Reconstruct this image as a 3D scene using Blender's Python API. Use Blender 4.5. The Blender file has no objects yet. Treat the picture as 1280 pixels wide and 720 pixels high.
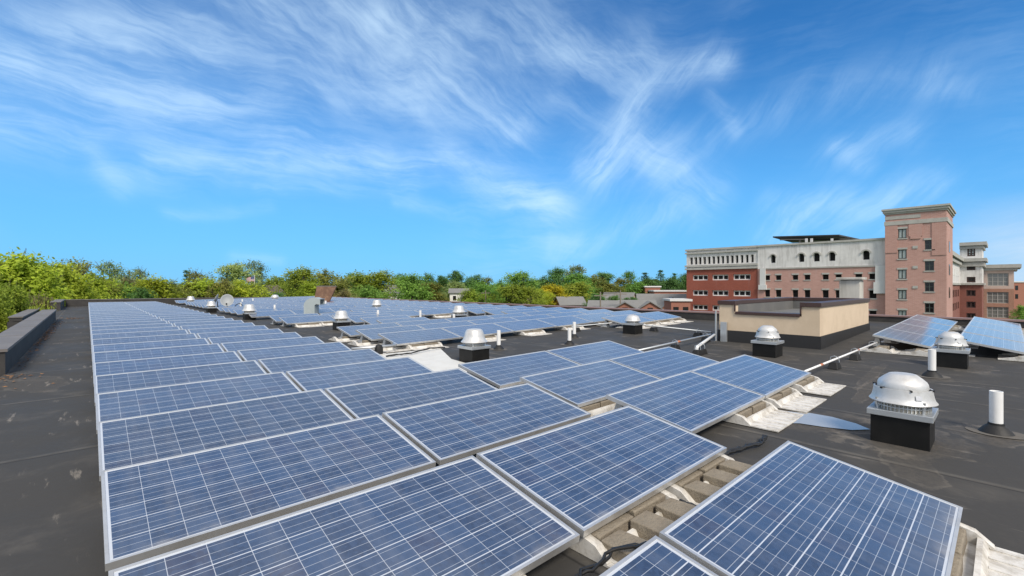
import bpy, bmesh, math, random
from mathutils import Vector, Matrix
R = math.radians
S = bpy.context.scene
COL = S.collection
random.seed(7)

# ------------------------------------------------------------------ camera, sky, sun, exposure
F, Y0, YAW, H = 571.9, 357.5, R(42.88), 1.55          # focal length and horizon in photo pixels, heading, eye height above the roof
SN, CS = math.sin(YAW), math.cos(YAW)
cd = bpy.data.cameras.new('camera'); cam = bpy.data.objects.new('camera', cd); COL.objects.link(cam)
cam.location = (0, 0, H); cam.rotation_euler = (R(90), 0, -YAW)
cd.sensor_width = 36; cd.lens = F / 1280 * 36; cd.shift_y = (Y0 - 360) / 1280
cd.clip_start = .05; cd.clip_end = 6000
S.camera = cam
S.view_settings.view_transform = 'Standard'; S.view_settings.look = 'None'
S.view_settings.exposure = 0.62; S.view_settings.gamma = 1; S.view_settings.use_curve_mapping = False

SUN_AZ = math.atan2(-.42, -.91); SUN_EL = R(45)        # azimuth from +Y towards +X
sl = bpy.data.lights.new('sun', 'SUN'); sl.energy = 2.4; sl.angle = R(16); sl.color = (1, .91, .78)
so = bpy.data.objects.new('sun', sl); COL.objects.link(so)
sd = Vector((math.sin(SUN_AZ) * math.cos(SUN_EL), math.cos(SUN_AZ) * math.cos(SUN_EL), math.sin(SUN_EL)))
so.rotation_euler = sd.to_track_quat('Z', 'Y').to_euler(); so.location = sd * 60

W = bpy.data.worlds.new('World'); S.world = W; W.use_nodes = True
class NT:
    """small helper to write node trees"""
    def __init__(s, tree): s.t = tree; s.n = tree.nodes; s.l = tree.links
    def new(s, kind, **kw):
        n = s.n.new(kind)
        for k, v in kw.items(): setattr(n, k, v)
        return n
    def put(s, sock, v):
        if hasattr(v, 'is_linked'): s.l.new(v, sock)
        else: sock.default_value = v
    def m(s, op, a, b=0.0, c=None, clamp=False):
        n = s.new('ShaderNodeMath', operation=op, use_clamp=clamp)
        s.put(n.inputs[0], a); s.put(n.inputs[1], b)
        if c is not None: s.put(n.inputs[2], c)
        return n.outputs[0]
    def vm(s, op, a, b=(0, 0, 0), sc=None):
        n = s.new('ShaderNodeVectorMath', operation=op)
        s.put(n.inputs[0], a); s.put(n.inputs[1], b)
        if sc is not None: s.put(n.inputs['Scale'], sc)
        return n.outputs['Value'] if op in ('DOT_PRODUCT', 'DISTANCE', 'LENGTH') else n.outputs['Vector']
    def noise(s, vec, scale=1, detail=4, rough=.5, dist=0, color=False, lac=2.0):
        n = s.new('ShaderNodeTexNoise'); s.put(n.inputs['Vector'], vec)
        n.inputs['Scale'].default_value = scale; n.inputs['Detail'].default_value = detail
        n.inputs['Roughness'].default_value = rough; n.inputs['Distortion'].default_value = dist
        return n.outputs['Color'] if color else n.outputs['Fac']
    def ramp(s, v, lo, hi, a=0.0, b=1.0, smooth=True):
        n = s.new('ShaderNodeMapRange'); n.interpolation_type = 'SMOOTHSTEP' if smooth else 'LINEAR'
        s.put(n.inputs[0], v)
        for i, x in enumerate((lo, hi, a, b)): s.put(n.inputs[1 + i], x)
        return n.outputs[0]
    def mix(s, f, a, b, mode='MIX'):
        n = s.new('ShaderNodeMix', data_type='RGBA', blend_type=mode)
        s.put(n.inputs[0], f)
        s.put(n.inputs[6], a if hasattr(a, 'is_linked') else (*a, 1)); s.put(n.inputs[7], b if hasattr(b, 'is_linked') else (*b, 1))
        return n.outputs[2]
    def xyz(s, v):
        n = s.new('ShaderNodeSeparateXYZ'); s.l.new(v, n.inputs[0]); return n.outputs
    def comb(s, x, y, z=0.0):
        n = s.new('ShaderNodeCombineXYZ')
        for i, q in enumerate((x, y, z)): s.put(n.inputs[i], q)
        return n.outputs[0]

def azel(px, py):
    """direction in the sky, in degrees, of a point of the photograph"""
    k = (px - 640) / F
    a = math.atan(k)
    return math.degrees(YAW + a), math.degrees(math.atan((Y0 - py) / F * math.cos(a)))

def build_sky():
    t = NT(W.node_tree); t.n.clear()
    out = t.new('ShaderNodeOutputWorld'); bg = t.new('ShaderNodeBackground')
    sky = t.new('ShaderNodeTexSky', sky_type='NISHITA')
    sky.sun_disc = False; sky.sun_elevation = SUN_EL; sky.sun_rotation = SUN_AZ
    sky.altitude = 0; sky.air_density = 1.0; sky.dust_density = 0.0; sky.ozone_density = 2.5
    d = t.new('ShaderNodeTexCoord').outputs['Generated']
    X = t.xyz(d)
    az = t.m('MULTIPLY', t.m('ARCTAN2', X[0], X[1]), 57.2958)
    el = t.m('MULTIPLY', t.m('ARCSINE', X[2]), 57.2958)
    P0 = t.comb(az, el)
    wob = t.vm('SCALE', t.vm('SUBTRACT', t.noise(P0, .07, 3, .55, color=True), (.5, .5, .5)), sc=5.0)
    P = t.vm('MULTIPLY', t.vm('ADD', P0, wob), (1, 1, 0))
    fine = t.vm('SCALE', t.vm('SUBTRACT', t.noise(P0, .09, 4, .55, color=True), (.5, .5, .5)), sc=3.0)
    Pf = t.vm('ADD', P, fine)
    def streak(deg, sx, sy, seed):
        c, s = math.cos(R(deg)), math.sin(R(deg))
        q = t.xyz(Pf)
        x = t.m('ADD', t.m('MULTIPLY', q[0], c), t.m('MULTIPLY', q[1], s))
        y = t.m('SUBTRACT', t.m('MULTIPLY', q[1], c), t.m('MULTIPLY', q[0], s))
        patch = t.noise(t.comb(t.m('MULTIPLY', x, sx * 2.2), t.m('MULTIPLY', y, sy * .55), seed + 3), 1, 9, .6, 0)
        hair = t.noise(t.comb(t.m('MULTIPLY', x, sx * 2.6), t.m('MULTIPLY', y, sy * 3.4), seed + 6), 1, 6, .6, 0)
        return t.ramp(t.m('ADD', t.m('MULTIPLY', t.m('SUBTRACT', hair, .5), .24), t.m('ADD', t.m('MULTIPLY', patch, .42), t.m('MULTIPLY', t.noise(t.comb(t.m('MULTIPLY', x, sx), t.m('MULTIPLY', y, sy), seed), 1, 12, .66, 0), .58))), .37, .70)
    flat = streak(-4, .05, .36, 1.0); down = streak(-34, .055, .30, 4.0); up = streak(48, .06, .36, 8.0)
    # wisps of cirrus: (points, width in degrees, strength, grain)
    wisps = [
        ([(0, 105), (110, 118), (230, 130)], 3.6, 1.15, flat), ([(0, 165), (60, 172), (118, 186), (150, 225)], 1.3, .6, flat),
        ([(0, 80), (28, 82)], 1.2, .8, flat), ([(60, 48), (270, 52), (345, 40)], 1.5, .6, flat),
        ([(270, 130), (330, 105), (360, 85)], 3.0, .55, flat), ([(190, 208), (330, 205), (450, 208), (560, 205), (690, 255)], 1.7, 1.0, flat),
        ([(330, 170), (400, 185), (480, 195)], 1.8, .6, flat), ([(490, 250), (560, 258), (640, 262)], .8, .5, flat),
        ([(340, 0), (430, 20), (530, 60), (590, 110), (640, 150)], 4.2, .95, down), ([(560, 200), (620, 230), (690, 262)], 1.9, .75, down),
        ([(480, 10), (560, 25), (690, 65), (800, 75)], 3.0, .75, down), ([(400, 90), (470, 100), (560, 110)], 2.4, .5, down),
        ([(890, 70), (845, 80), (815, 115), (780, 150), (765, 185), (745, 215)], 1.7, 1.35, up),
        ([(800, 180), (825, 205), (865, 235), (885, 245)], 2.3, 1.0, down), ([(745, 215), (790, 200), (830, 215)], 3.2, .75, up),
        ([(860, 270), (800, 285), (700, 312)], 1.8, .7, up), ([(650, 60), (760, 75), (900, 68)], 2.0, .5, flat),
        ([(840, 180), (940, 150), (1060, 112), (1150, 85)], 2.2, .38, up), ([(1050, 190), (1100, 170), (1130, 160)], 1.6, .6, up),
        ([(980, 262), (1060, 252), (1130, 240), (1165, 230)], 1.8, .8, up), ([(960, 290), (1090, 278)], 1.6, .5, up),
        ([(640, 235), (665, 252), (712, 258)], 1.4, .6, flat), ([(210, 262), (340, 256)], .7, .35, flat), ([(290, 318), (345, 325)], .8, .4, flat),
        ([(0, 30), (120, 25), (260, 22)], 1.4, .5, flat), ([(420, 130), (520, 128), (640, 175)], 1.6, .55, down), ([(330, 235), (430, 240), (520, 235)], .8, .45, flat), ([(120, 190), (135, 215), (150, 235)], .9, .6, down), ([(640, 300), (720, 295)], .9, .35, flat), ([(880, 120), (900, 140), (915, 165)], .8, .5, down), ([(700, 130), (750, 160)], 1.6, .5, down), ([(960, 330), (1040, 250), (1120, 262)], 1.2, .35, up), ([(1085, 205), (1050, 185)], .8, .5, up),
        ([(660, 20), (720, 60), (760, 110)], 3.2, .45, down), ([(1160, 100), (1210, 108)], 1.2, .4, up),
    ]
    tot = None
    for pts, w, amp, grain in wisps:
        best = None
        q = [Vector((*azel(*p), 0)) for p in pts]
        for a, b in zip(q, q[1:]):
            L = (b - a).length; dr = (b - a) / L
            v = t.vm('SUBTRACT', P, tuple(a))
            h = t.m('MINIMUM', t.m('MAXIMUM', t.vm('DOT_PRODUCT', v, tuple(dr)), 0.0), L)
            dist = t.vm('DISTANCE', v, t.vm('SCALE', tuple(dr), sc=h))
            best = dist if best is None else t.m('MINIMUM', best, dist)
        g = t.m('EXPONENT', t.m('MULTIPLY', t.m('POWER', t.m('DIVIDE', best, w), 2.0), -1.0))
        g = t.m('MULTIPLY', t.m('MULTIPLY', g, amp * .86), t.m('ADD', t.m('MULTIPLY', grain, .85), .12))
        tot = g if tot is None else t.m('ADD', tot, g)
    veil = t.m('MULTIPLY', t.m('MULTIPLY', flat, t.ramp(t.noise(P0, .035, 3, .5), .42, .68)), .32)
    tot = t.m('ADD', tot, veil)
    # thin veil of cirrus, thickening towards the left of the sky
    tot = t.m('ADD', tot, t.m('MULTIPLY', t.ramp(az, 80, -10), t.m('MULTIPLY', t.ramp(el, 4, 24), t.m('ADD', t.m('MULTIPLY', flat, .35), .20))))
    densf = t.m('MULTIPLY', t.m('SUBTRACT', 1.0, t.m('EXPONENT', t.m('MULTIPLY', tot, -.66))), .92)
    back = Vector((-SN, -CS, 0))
    added_cloud = t.ramp(t.vm('DOT_PRODUCT', d, tuple(back)), -.62, -.30)  # unseen white cloud added behind the camera and overhead for neutral fill light
    added_cloud = t.m('MAXIMUM', added_cloud, t.ramp(el, 38, 58))
    added_bank = t.m('MULTIPLY', t.m('MULTIPLY', t.ramp(az, 91, 97), t.ramp(el, 30, 14)), t.ramp(az, 150, 130))  # cloud bank added right of frame to give the panels white reflections
    added_cloud = t.m('MAXIMUM', added_cloud, t.m('MULTIPLY', added_bank, 1.4))
    low = t.m('MULTIPLY', t.m('MULTIPLY', t.ramp(az, 82, 92), t.ramp(el, 9, 2)), t.m('ADD', t.m('MULTIPLY', flat, .3), .35))  # pale right horizon, widened as an added bank for the panels to reflect
    added_cloud = t.m('MAXIMUM', added_cloud, low)
    tot = (t.m('MULTIPLY', added_cloud, t.m('ADD', t.m('MULTIPLY', t.noise(P0, .06, 6, .6), 1.6), .7)))
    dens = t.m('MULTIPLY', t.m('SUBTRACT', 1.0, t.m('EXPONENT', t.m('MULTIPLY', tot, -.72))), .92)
    # clear air: the physical sky, a little deeper in colour (as through a polarising filter)
    hs = t.new('ShaderNodeHueSaturation'); hs.inputs['Saturation'].default_value = 1.22; hs.inputs['Value'].default_value = 1.0
    t.l.new(sky.outputs[0], hs.inputs['Color'])
    blue = t.mix(1.0, hs.outputs[0], SKY_TINT, 'MULTIPLY')
    blue = t.mix(t.m('MULTIPLY', t.ramp(el, 26, -2), .85), blue, (1.05, 3.5, 7.1))
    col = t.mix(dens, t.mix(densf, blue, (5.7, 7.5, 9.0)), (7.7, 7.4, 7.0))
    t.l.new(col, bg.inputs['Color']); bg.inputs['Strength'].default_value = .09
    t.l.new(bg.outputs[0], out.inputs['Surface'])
SKY_TINT = (.44, .90, 1.14)
build_sky()
W.cycles.sampling_method = 'MANUAL'; W.cycles.sample_map_resolution = 512

# ------------------------------------------------------------------ geometry helpers
def roof_z(u):
    x = (u - 4.8) * 2
    return .016 * (math.log1p(math.exp(x)) if x < 30 else x) / 2
def ond(px, py, d):
    r = (px - 640) * d / F
    return Vector((d * SN + r * CS, d * CS - r * SN, H - d * (py - Y0) / F))
def on_u(px, py, u):
    k = (px - 640) / F; d = u / (SN + k * CS)
    return d * (CS - k * SN), H - d * (py - Y0) / F
class MB:
    """collects shapes; build() links them as ONE mesh object"""
    def __init__(s): s.v = []; s.f = []; s.mi = []; s.uv = {}; s.cur = 0
    def face(s, idx, mi=None): s.f.append(tuple(idx)); s.mi.append(s.cur if mi is None else mi)
    def quad(s, a, b, c, d, mi=None):
        n = len(s.v); s.v += [tuple(a), tuple(b), tuple(c), tuple(d)]; s.face((n, n + 1, n + 2, n + 3), mi)
    def box(s, x0, y0, z0, x1, y1, z1, mi=None, M=None):
        n = len(s.v)
        p = [(x0, y0, z0), (x1, y0, z0), (x1, y1, z0), (x0, y1, z0), (x0, y0, z1), (x1, y0, z1), (x1, y1, z1), (x0, y1, z1)]
        if M is not None: p = [tuple(M @ Vector(q)) for q in p]
        s.v += p
        for q in ((3, 2, 1, 0), (4, 5, 6, 7), (0, 1, 5, 4), (1, 2, 6, 5), (2, 3, 7, 6), (3, 0, 4, 7)): s.face([n + i for i in q], mi)
    def hexa(s, bot, top, mi=None):
        n = len(s.v); s.v += [tuple(q) for q in bot] + [tuple(q) for q in top]
        for q in ((3, 2, 1, 0), (4, 5, 6, 7), (0, 1, 5, 4), (1, 2, 6, 5), (2, 3, 7, 6), (3, 0, 4, 7)): s.face([n + i for i in q], mi)
    def prism(s, poly, z0, z1, mi=None):
        n = len(s.v); k = len(poly)
        s.v += [(x, y, z0) for x, y in poly] + [(x, y, z1) for x, y in poly]
        s.face([n + i for i in range(k)][::-1], mi); s.face([n + k + i for i in range(k)], mi)
        for i in range(k): j = (i + 1) % k; s.face((n + i, n + j, n + k + j, n + k + i), mi)
    def tube(s, pts, rad, seg=8, mi=None, caps=True):
        pts = [Vector(p) for p in pts]; rr = rad if isinstance(rad, (list, tuple)) else [rad] * len(pts)
        n = len(s.v); up = Vector((0, 0, 1)); prev = None
        for i, p in enumerate(pts):
            t = (pts[min(i + 1, len(pts) - 1)] - pts[max(i - 1, 0)]).normalized()
            a = prev - t * prev.dot(t) if prev is not None else (up.cross(t) if abs(t.z) < .95 else Vector((1, 0, 0)).cross(t))
            a.normalize(); prev = a; b = t.cross(a)
            for k in range(seg):
                w = 2 * math.pi * k / seg
                s.v.append(tuple(p + (a * math.cos(w) + b * math.sin(w)) * rr[i]))
        for i in range(len(pts) - 1):
            for k in range(seg):
                k2 = (k + 1) % seg
                s.face((n + i * seg + k, n + i * seg + k2, n + (i + 1) * seg + k2, n + (i + 1) * seg + k), mi)
        if caps:
            s.face([n + k for k in range(seg)][::-1], mi); s.face([n + (len(pts) - 1) * seg + k for k in range(seg)], mi)
    def lathe(s, prof, seg=28, c=(0, 0), mi=None, cap=True):
        n = len(s.v); m = len(prof)
        for r, z in prof:
            for k in range(seg):
                w = 2 * math.pi * k / seg; s.v.append((c[0] + r * math.cos(w), c[1] + r * math.sin(w), z))
        for i in range(m - 1):
            for k in range(seg):
                k2 = (k + 1) % seg; s.face((n + i * seg + k, n + i * seg + k2, n + (i + 1) * seg + k2, n + (i + 1) * seg + k), mi)
        if cap: s.face([n + (m - 1) * seg + k for k in range(seg)], mi)
    def mesh(s, name, mats, smooth=False):
        me = bpy.data.meshes.new(name); me.from_pydata(s.v, [], s.f)
        for m in (mats if isinstance(mats, (list, tuple)) else [mats]): me.materials.append(m)
        for p, i in zip(me.polygons, s.mi): p.material_index = i
        if smooth:
            for p in me.polygons: p.use_smooth = True
            if smooth == 'auto': me.set_sharp_from_angle(angle=R(24))
        me.validate(); me.update(); return me
    def build(s, name, mats, parent=None, smooth=False, bevel=0):
        me = s.mesh(name, mats, smooth)
        return link(name, me, parent, bevel)
def link(name, me, parent=None, bevel=0):
    o = bpy.data.objects.new(name, me); COL.objects.link(o)
    if parent: o.parent = parent
    if bevel:
        b = o.modifiers.new('bevel', 'BEVEL'); b.width = bevel; b.segments = 2; b.limit_method = 'ANGLE'; b.angle_limit = R(40)
    return o
def tag(o, label=None, cat=None, group=None, kind=None):
    if label: o['label'] = label
    if cat: o['category'] = cat
    if group: o['group'] = group
    if kind: o['kind'] = kind
    return o
def thing(name, label, cat, loc=(0, 0, 0), rz=0, group=None):
    o = bpy.data.objects.new(name, None); COL.objects.link(o); o.location = loc; o.rotation_euler = (0, 0, rz); o.empty_display_size = .2
    return tag(o, label, cat, group)
def dup(o, parent=None):
    c = o.copy(); COL.objects.link(c)
    if parent: c.parent = parent
    for ch in o.children: dup(ch, c)
    return c
ORD = ['zeroth', 'first', 'second', 'third', 'fourth', 'fifth', 'sixth', 'seventh', 'eighth', 'ninth', 'tenth', 'eleventh', 'twelfth', 'thirteenth', 'fourteenth', 'fifteenth', 'sixteenth', 'seventeenth', 'eighteenth', 'nineteenth', 'twentieth']
def ordn(i):
    tens = {2: 'twenty', 3: 'thirty', 4: 'forty', 5: 'fifty', 6: 'sixty', 7: 'seventy', 8: 'eighty', 9: 'ninety'}
    if i <= 20: return ORD[i]
    if i % 10 == 0: return tens[i // 10][:-1] + 'ieth'
    return tens[i // 10] + '-' + ORD[i % 10]

# ------------------------------------------------------------------ materials
def mat(name, col, rough=.7, metal=0, spec=.5, var=0, vscale=3, bump=0, bscale=40, dirt=None, dirt_amt=0, dirt_scale=1.5, coat=0):
    m = bpy.data.materials.new(name); m.use_nodes = True; t = NT(m.node_tree)
    b = t.n['Principled BSDF']
    b.inputs['Roughness'].default_value = rough; b.inputs['Metallic'].default_value = metal; b.inputs['Specular IOR Level'].default_value = spec
    b.inputs['Coat Weight'].default_value = coat
    c = (*col, 1)
    pos = t.new('ShaderNodeTexCoord').outputs['Object']
    if var:
        n = t.noise(pos, vscale, 5, .6)
        c = t.mix(n, tuple(x * (1 - var) for x in col), tuple(min(1, x * (1 + var)) for x in col))
    if dirt:
        n = t.noise(pos, dirt_scale, 7, .68, .3)
        c = t.mix(t.m('MULTIPLY', t.ramp(n, .42, .7), dirt_amt), c if hasattr(c, 'is_linked') else col, dirt)
    t.put(b.inputs['Base Color'], c)
    if bump:
        bn = t.new('ShaderNodeBump'); bn.inputs['Strength'].default_value = bump; bn.inputs['Distance'].default_value = .01
        t.l.new(t.noise(pos, bscale, 4, .6), bn.inputs['Height']); t.l.new(bn.outputs[0], b.inputs['Normal'])
    return m

STAINS = [(5.98, 0.72, 0.62, 0.55, 0, 0.75), (5.15, 0.55, 0.45, 0.18, 0.4, 0.5), (6.0, 1.5, 0.85, 0.42, -0.9599310885968813, 0.8), (6.75, 0.1, 0.4, 0.3, 0.2, 0.7), (9.9, 0.82, 0.4, 0.3, 0, 0.6), (11.5, 0.5, 0.6, 0.45, 0, 0.6), (10.3, 3.3, 0.6, 0.5, 0, 0.6), (12.1, 7.5, 0.7, 0.55, 0.3, 0.6), (8.3, 1.35, 1.1, 0.1, 0.05, 0.7), (9.6, 1.5, 1.3, 0.09, 0.02, 0.6), (9.4, 4.5, 0.5, 0.3, 0, 0.6), (7.6, 0.75, 0.5, 0.06, 0.1, 0.7), (10.2, 8.3, 0.35, 0.3, 0, 0.5), (7.3, 8.2, 0.3, 0.3, 0, 0.5), (6.3, 15.3, 0.7, 0.6, 0, 0.5), (-0.6, 10.5, 0.35, 0.9, 0.2, 0.5), (8.9, 6.6, 0.9, 0.3, 0.2, 0.4), (11.5, 4.0, 0.8, 0.3, 0.4, 0.45), (12.6, 0.7, 0.7, 0.35, 0.1, 0.4)]
def roof_material():
    m = bpy.data.materials.new('roof_membrane'); m.use_nodes = True; t = NT(m.node_tree); b = t.n['Principled BSDF']
    pos = t.new('ShaderNodeNewGeometry').outputs['Position']; q = t.xyz(pos)
    big = t.noise(pos, .35, 5, .6); med = t.noise(pos, 1.7, 6, .65, .4); fin = t.noise(pos, 22, 4, .7)
    c = t.mix(big, (.033, .0322, .0312), (.064, .0615, .0585))
    c = t.mix(t.m('MULTIPLY', t.ramp(med, .5, .78), .5), c, (.135, .122, .105))
    c = t.mix(t.m('MULTIPLY', fin, .35), c, (.075, .072, .068))
    # lengthwise scuffs
    sc = t.noise(t.comb(t.m('MULTIPLY', q[0], 8.0), t.m('MULTIPLY', q[1], 1.3), q[2]), 1, 6, .65)
    c = t.mix(t.m('MULTIPLY', t.ramp(sc, .58, .68), t.ramp(t.noise(pos, .9, 2), .44, .58)), c, (.19, .172, .15))
    # sheet seams: every 1.55 m across u, with a butt lap every 7.3 m along
    wob = t.m('MULTIPLY', t.m('SUBTRACT', t.noise(pos, .6, 2), .5), .06)
    fu = t.m('FRACT', t.m('ADD', t.m('DIVIDE', t.m('ADD', q[0], wob), 1.55), 100.2))
    fv = t.m('FRACT', t.m('ADD', t.m('DIVIDE', t.m('ADD', q[1], wob), 2.9), 100.45))
    su = t.ramp(t.m('ABSOLUTE', t.m('SUBTRACT', fu, .5)), .0, .010, 1, 0); sv = t.m('MULTIPLY', t.ramp(t.m('ABSOLUTE', t.m('SUBTRACT', fv, .5)), 0, .006, 1, 0), t.m('LESS_THAN', q[0], 3.0))
    seam = t.m('MAXIMUM', su, sv)
    lu = t.ramp(t.m('ABSOLUTE', t.m('SUBTRACT', fu, .53)), .0, .035, 1, 0); lv = t.m('MULTIPLY', t.ramp(t.m('ABSOLUTE', t.m('SUBTRACT', fv, .52)), 0, .02, 1, 0), t.m('LESS_THAN', q[0], 3.0))
    lap = t.m('MAXIMUM', lu, lv)
    c = t.mix(t.m('MULTIPLY', lap, t.m('MULTIPLY', t.ramp(med, .30, .65), .7)), c, (.13, .12, .105))
    c = t.mix(t.m('MULTIPLY', seam, .7), c, (.016, .016, .016))
    # silt left where water has stood, with a paler tide line
    edge = t.m('SUBTRACT', t.noise(pos, 3.2, 6, .65), .5)
    for (cu, cv, ru, rv, rot, amt) in STAINS:
        dx, dy = t.m('SUBTRACT', q[0], cu), t.m('SUBTRACT', q[1], cv); co, si = math.cos(rot), math.sin(rot)
        ex = t.m('DIVIDE', t.m('ADD', t.m('MULTIPLY', dx, co), t.m('MULTIPLY', dy, si)), ru); ey = t.m('DIVIDE', t.m('SUBTRACT', t.m('MULTIPLY', dy, co), t.m('MULTIPLY', dx, si)), rv)
        r_ = t.m('ADD', t.m('SQRT', t.m('ADD', t.m('MULTIPLY', ex, ex), t.m('MULTIPLY', ey, ey))), t.m('MULTIPLY', edge, 1.5))
        ins = t.ramp(r_, 1.0, .72); ring = t.m('MULTIPLY', t.ramp(r_, 1.06, .98), t.ramp(r_, .80, .96))
        c = t.mix(t.m('MULTIPLY', ins, t.m('MULTIPLY', t.ramp(fin, .2, .75), amt * .62)), c, (.125, .107, .086))
        c = t.mix(t.m('MULTIPLY', t.m('MULTIPLY', ring, t.ramp(med, .35, .6)), amt * .55), c, (.20, .175, .145))
    t.l.new(c, b.inputs['Base Color'])
    t.l.new(t.ramp(big, .3, .7, .62, .85), b.inputs['Roughness']); b.inputs['Specular IOR Level'].default_value = .18
    bn = t.new('ShaderNodeBump'); bn.inputs['Strength'].default_value = .5; bn.inputs['Distance'].default_value = .02
    t.l.new(t.m('ADD', t.m('ADD', t.m('MULTIPLY', fin, .15), t.m('MULTIPLY', big, 1.2)), t.m('MULTIPLY', lap, .25)), bn.inputs['Height']); t.l.new(bn.outputs[0], b.inputs['Normal'])
    return m

def cell_material():
    m = bpy.data.materials.new('solar_cells'); m.use_nodes = True; t = NT(m.node_tree); b = t.n['Principled BSDF']
    uv = t.new('ShaderNodeTexCoord').outputs['UV']; q = t.xyz(uv)
    oi = t.new('ShaderNodeObjectInfo')
    fx, fy = t.m('FRACT', q[0]), t.m('FRACT', q[1])
    ax, ay = t.m('ABSOLUTE', t.m('SUBTRACT', fx, .5)), t.m('ABSOLUTE', t.m('SUBTRACT', fy, .5))
    gap = t.m('MAXIMUM', t.m('MULTIPLY', t.m('GREATER_THAN', ax, .4905), .75), t.m('GREATER_THAN', ay, .481))
    outx = t.m('MAXIMUM', t.m('LESS_THAN', q[0], 0.0), t.m('GREATER_THAN', q[0], 12.0))
    outy = t.m('MAXIMUM', t.m('LESS_THAN', q[1], 0.0), t.m('GREATER_THAN', q[1], 6.0))
    white = t.m('MAXIMUM', gap, t.m('MAXIMUM', outx, outy))
    bus = t.m('MAXIMUM', t.m('LESS_THAN', t.m('ABSOLUTE', t.m('SUBTRACT', ay, .333)), .0085), t.m('LESS_THAN', ay, .0085))
    wn = t.new('ShaderNodeTexWhiteNoise', noise_dimensions='4D')
    t.l.new(t.vm('FLOOR', uv), wn.inputs['Vector']); t.l.new(t.m('MULTIPLY', oi.outputs['Random'], 57.0), wn.inputs['W'])
    vo = t.new('ShaderNodeTexVoronoi'); vo.inputs['Scale'].default_value = 7; t.l.new(t.vm('ADD', uv, t.vm('SCALE', wn.outputs['Color'], sc=9.0)), vo.inputs['Vector'])
    cr = t.xyz(vo.outputs['Color'])[0]
    c = t.mix(wn.outputs['Value'], (.010, .027, .070), (.023, .053, .120))
    c = t.mix(t.m('MULTIPLY', t.m('GREATER_THAN', t.xyz(wn.outputs['Color'])[1], .88), .5), c, (.026, .031, .072))
    c = t.mix(t.m('MULTIPLY', cr, .38), c, (.036, .078, .170))
    pan = t.m('ADD', t.m('MULTIPLY', oi.outputs['Random'], .35), .83)
    c = t.mix(1.0, c, t.comb(pan, pan, pan), 'MULTIPLY')
    c = t.mix(t.m('MULTIPLY', bus, .75), c, (.42, .46, .52))
    c = t.mix(white, c, (.52, .56, .62))
    # dust on the glass: thicker along the low edge, streaked down the slope
    ob = t.new('ShaderNodeTexCoord').outputs['Object']; o3 = t.xyz(ob)
    st = t.noise(t.comb(t.m('MULTIPLY', o3[0], 9.0), t.m('MULTIPLY', o3[1], 1.2), t.m('MULTIPLY', oi.outputs['Random'], 40.0)), 1, 5, .6)
    low = t.ramp(q[1], .55, -.15, 0, .45)
    du = t.m('ADD', t.m('MULTIPLY', t.ramp(st, .38, .75), .10), t.m('MULTIPLY', low, t.ramp(t.noise(ob, 7, 4), .4, .7)))
    c = t.mix(t.m('ADD', du, .035), c, (.40, .39, .38))
    t.l.new(c, b.inputs['Base Color'])
    b.inputs['Roughness'].default_value = .42; b.inputs['Specular IOR Level'].default_value = .25
    b.inputs['Coat Weight'].default_value = 1.0; b.inputs['Coat IOR'].default_value = 1.5
    b.inputs['Sheen Weight'].default_value = .26; b.inputs['Sheen Roughness'].default_value = .35; b.inputs['Sheen Tint'].default_value = (.97, .95, .93, 1)
    t.l.new(t.ramp(st, .3, .8, .08, .16), b.inputs['Coat Roughness'])
    return m

def brick_material(name, c1, c2, mortar):
    m = bpy.data.materials.new(name); m.use_nodes = True; t = NT(m.node_tree); b = t.n['Principled BSDF']
    g = t.new('ShaderNodeNewGeometry'); q = t.xyz(g.outputs['Position']); nn = t.xyz(g.outputs['Normal'])
    along = t.m('ADD', t.m('MULTIPLY', q[0], t.m('ABSOLUTE', nn[1])), t.m('MULTIPLY', q[1], t.m('ABSOLUTE', nn[0])))
    br = t.new('ShaderNodeTexBrick'); t.l.new(t.comb(along, q[2]), br.inputs['Vector'])
    br.inputs['Scale'].default_value = 1; br.inputs['Brick Width'].default_value = .45; br.inputs['Row Height'].default_value = .15; br.inputs['Mortar Size'].default_value = .012
    br.inputs['Color1'].default_value = (*c1, 1); br.inputs['Color2'].default_value = (*c2, 1); br.inputs['Mortar'].default_value = (*mortar, 1)
    big = t.noise(g.outputs['Position'], .25, 6, .65)
    run = t.noise(t.comb(t.m('MULTIPLY', along, 1.2), t.m('MULTIPLY', q[2], .12)), 1, 6, .65)
    c = t.mix(t.m('MULTIPLY', t.ramp(big, .35, .75), .28), br.outputs[0], tuple(x * .62 for x in c1))
    c = t.mix(t.m('MULTIPLY', t.ramp(run, .55, .75), .3), c, tuple(.5 * x + .22 for x in c1))
    t.l.new(c, b.inputs['Base Color']); b.inputs['Roughness'].default_value = .85
    return m

def stained_material(name, col, stain, amt=.6):
    m = bpy.data.materials.new(name); m.use_nodes = True; t = NT(m.node_tree); b = t.n['Principled BSDF']
    g = t.new('ShaderNodeNewGeometry'); q = t.xyz(g.outputs['Position'])
    run = t.noise(t.comb(t.m('MULTIPLY', t.m('ADD', q[0], q[1]), 1.6), t.m('MULTIPLY', q[2], .16)), 1, 7, .7)
    big = t.noise(g.outputs['Position'], .5, 5, .6)
    c = t.mix(t.m('MULTIPLY', t.ramp(run, .45, .72), amt), col, stain)
    c = t.mix(t.m('MULTIPLY', t.ramp(big, .45, .7), amt * .4), c, stain)
    t.l.new(c, b.inputs['Base Color']); b.inputs['Roughness'].default_value = .85
    return m

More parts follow.
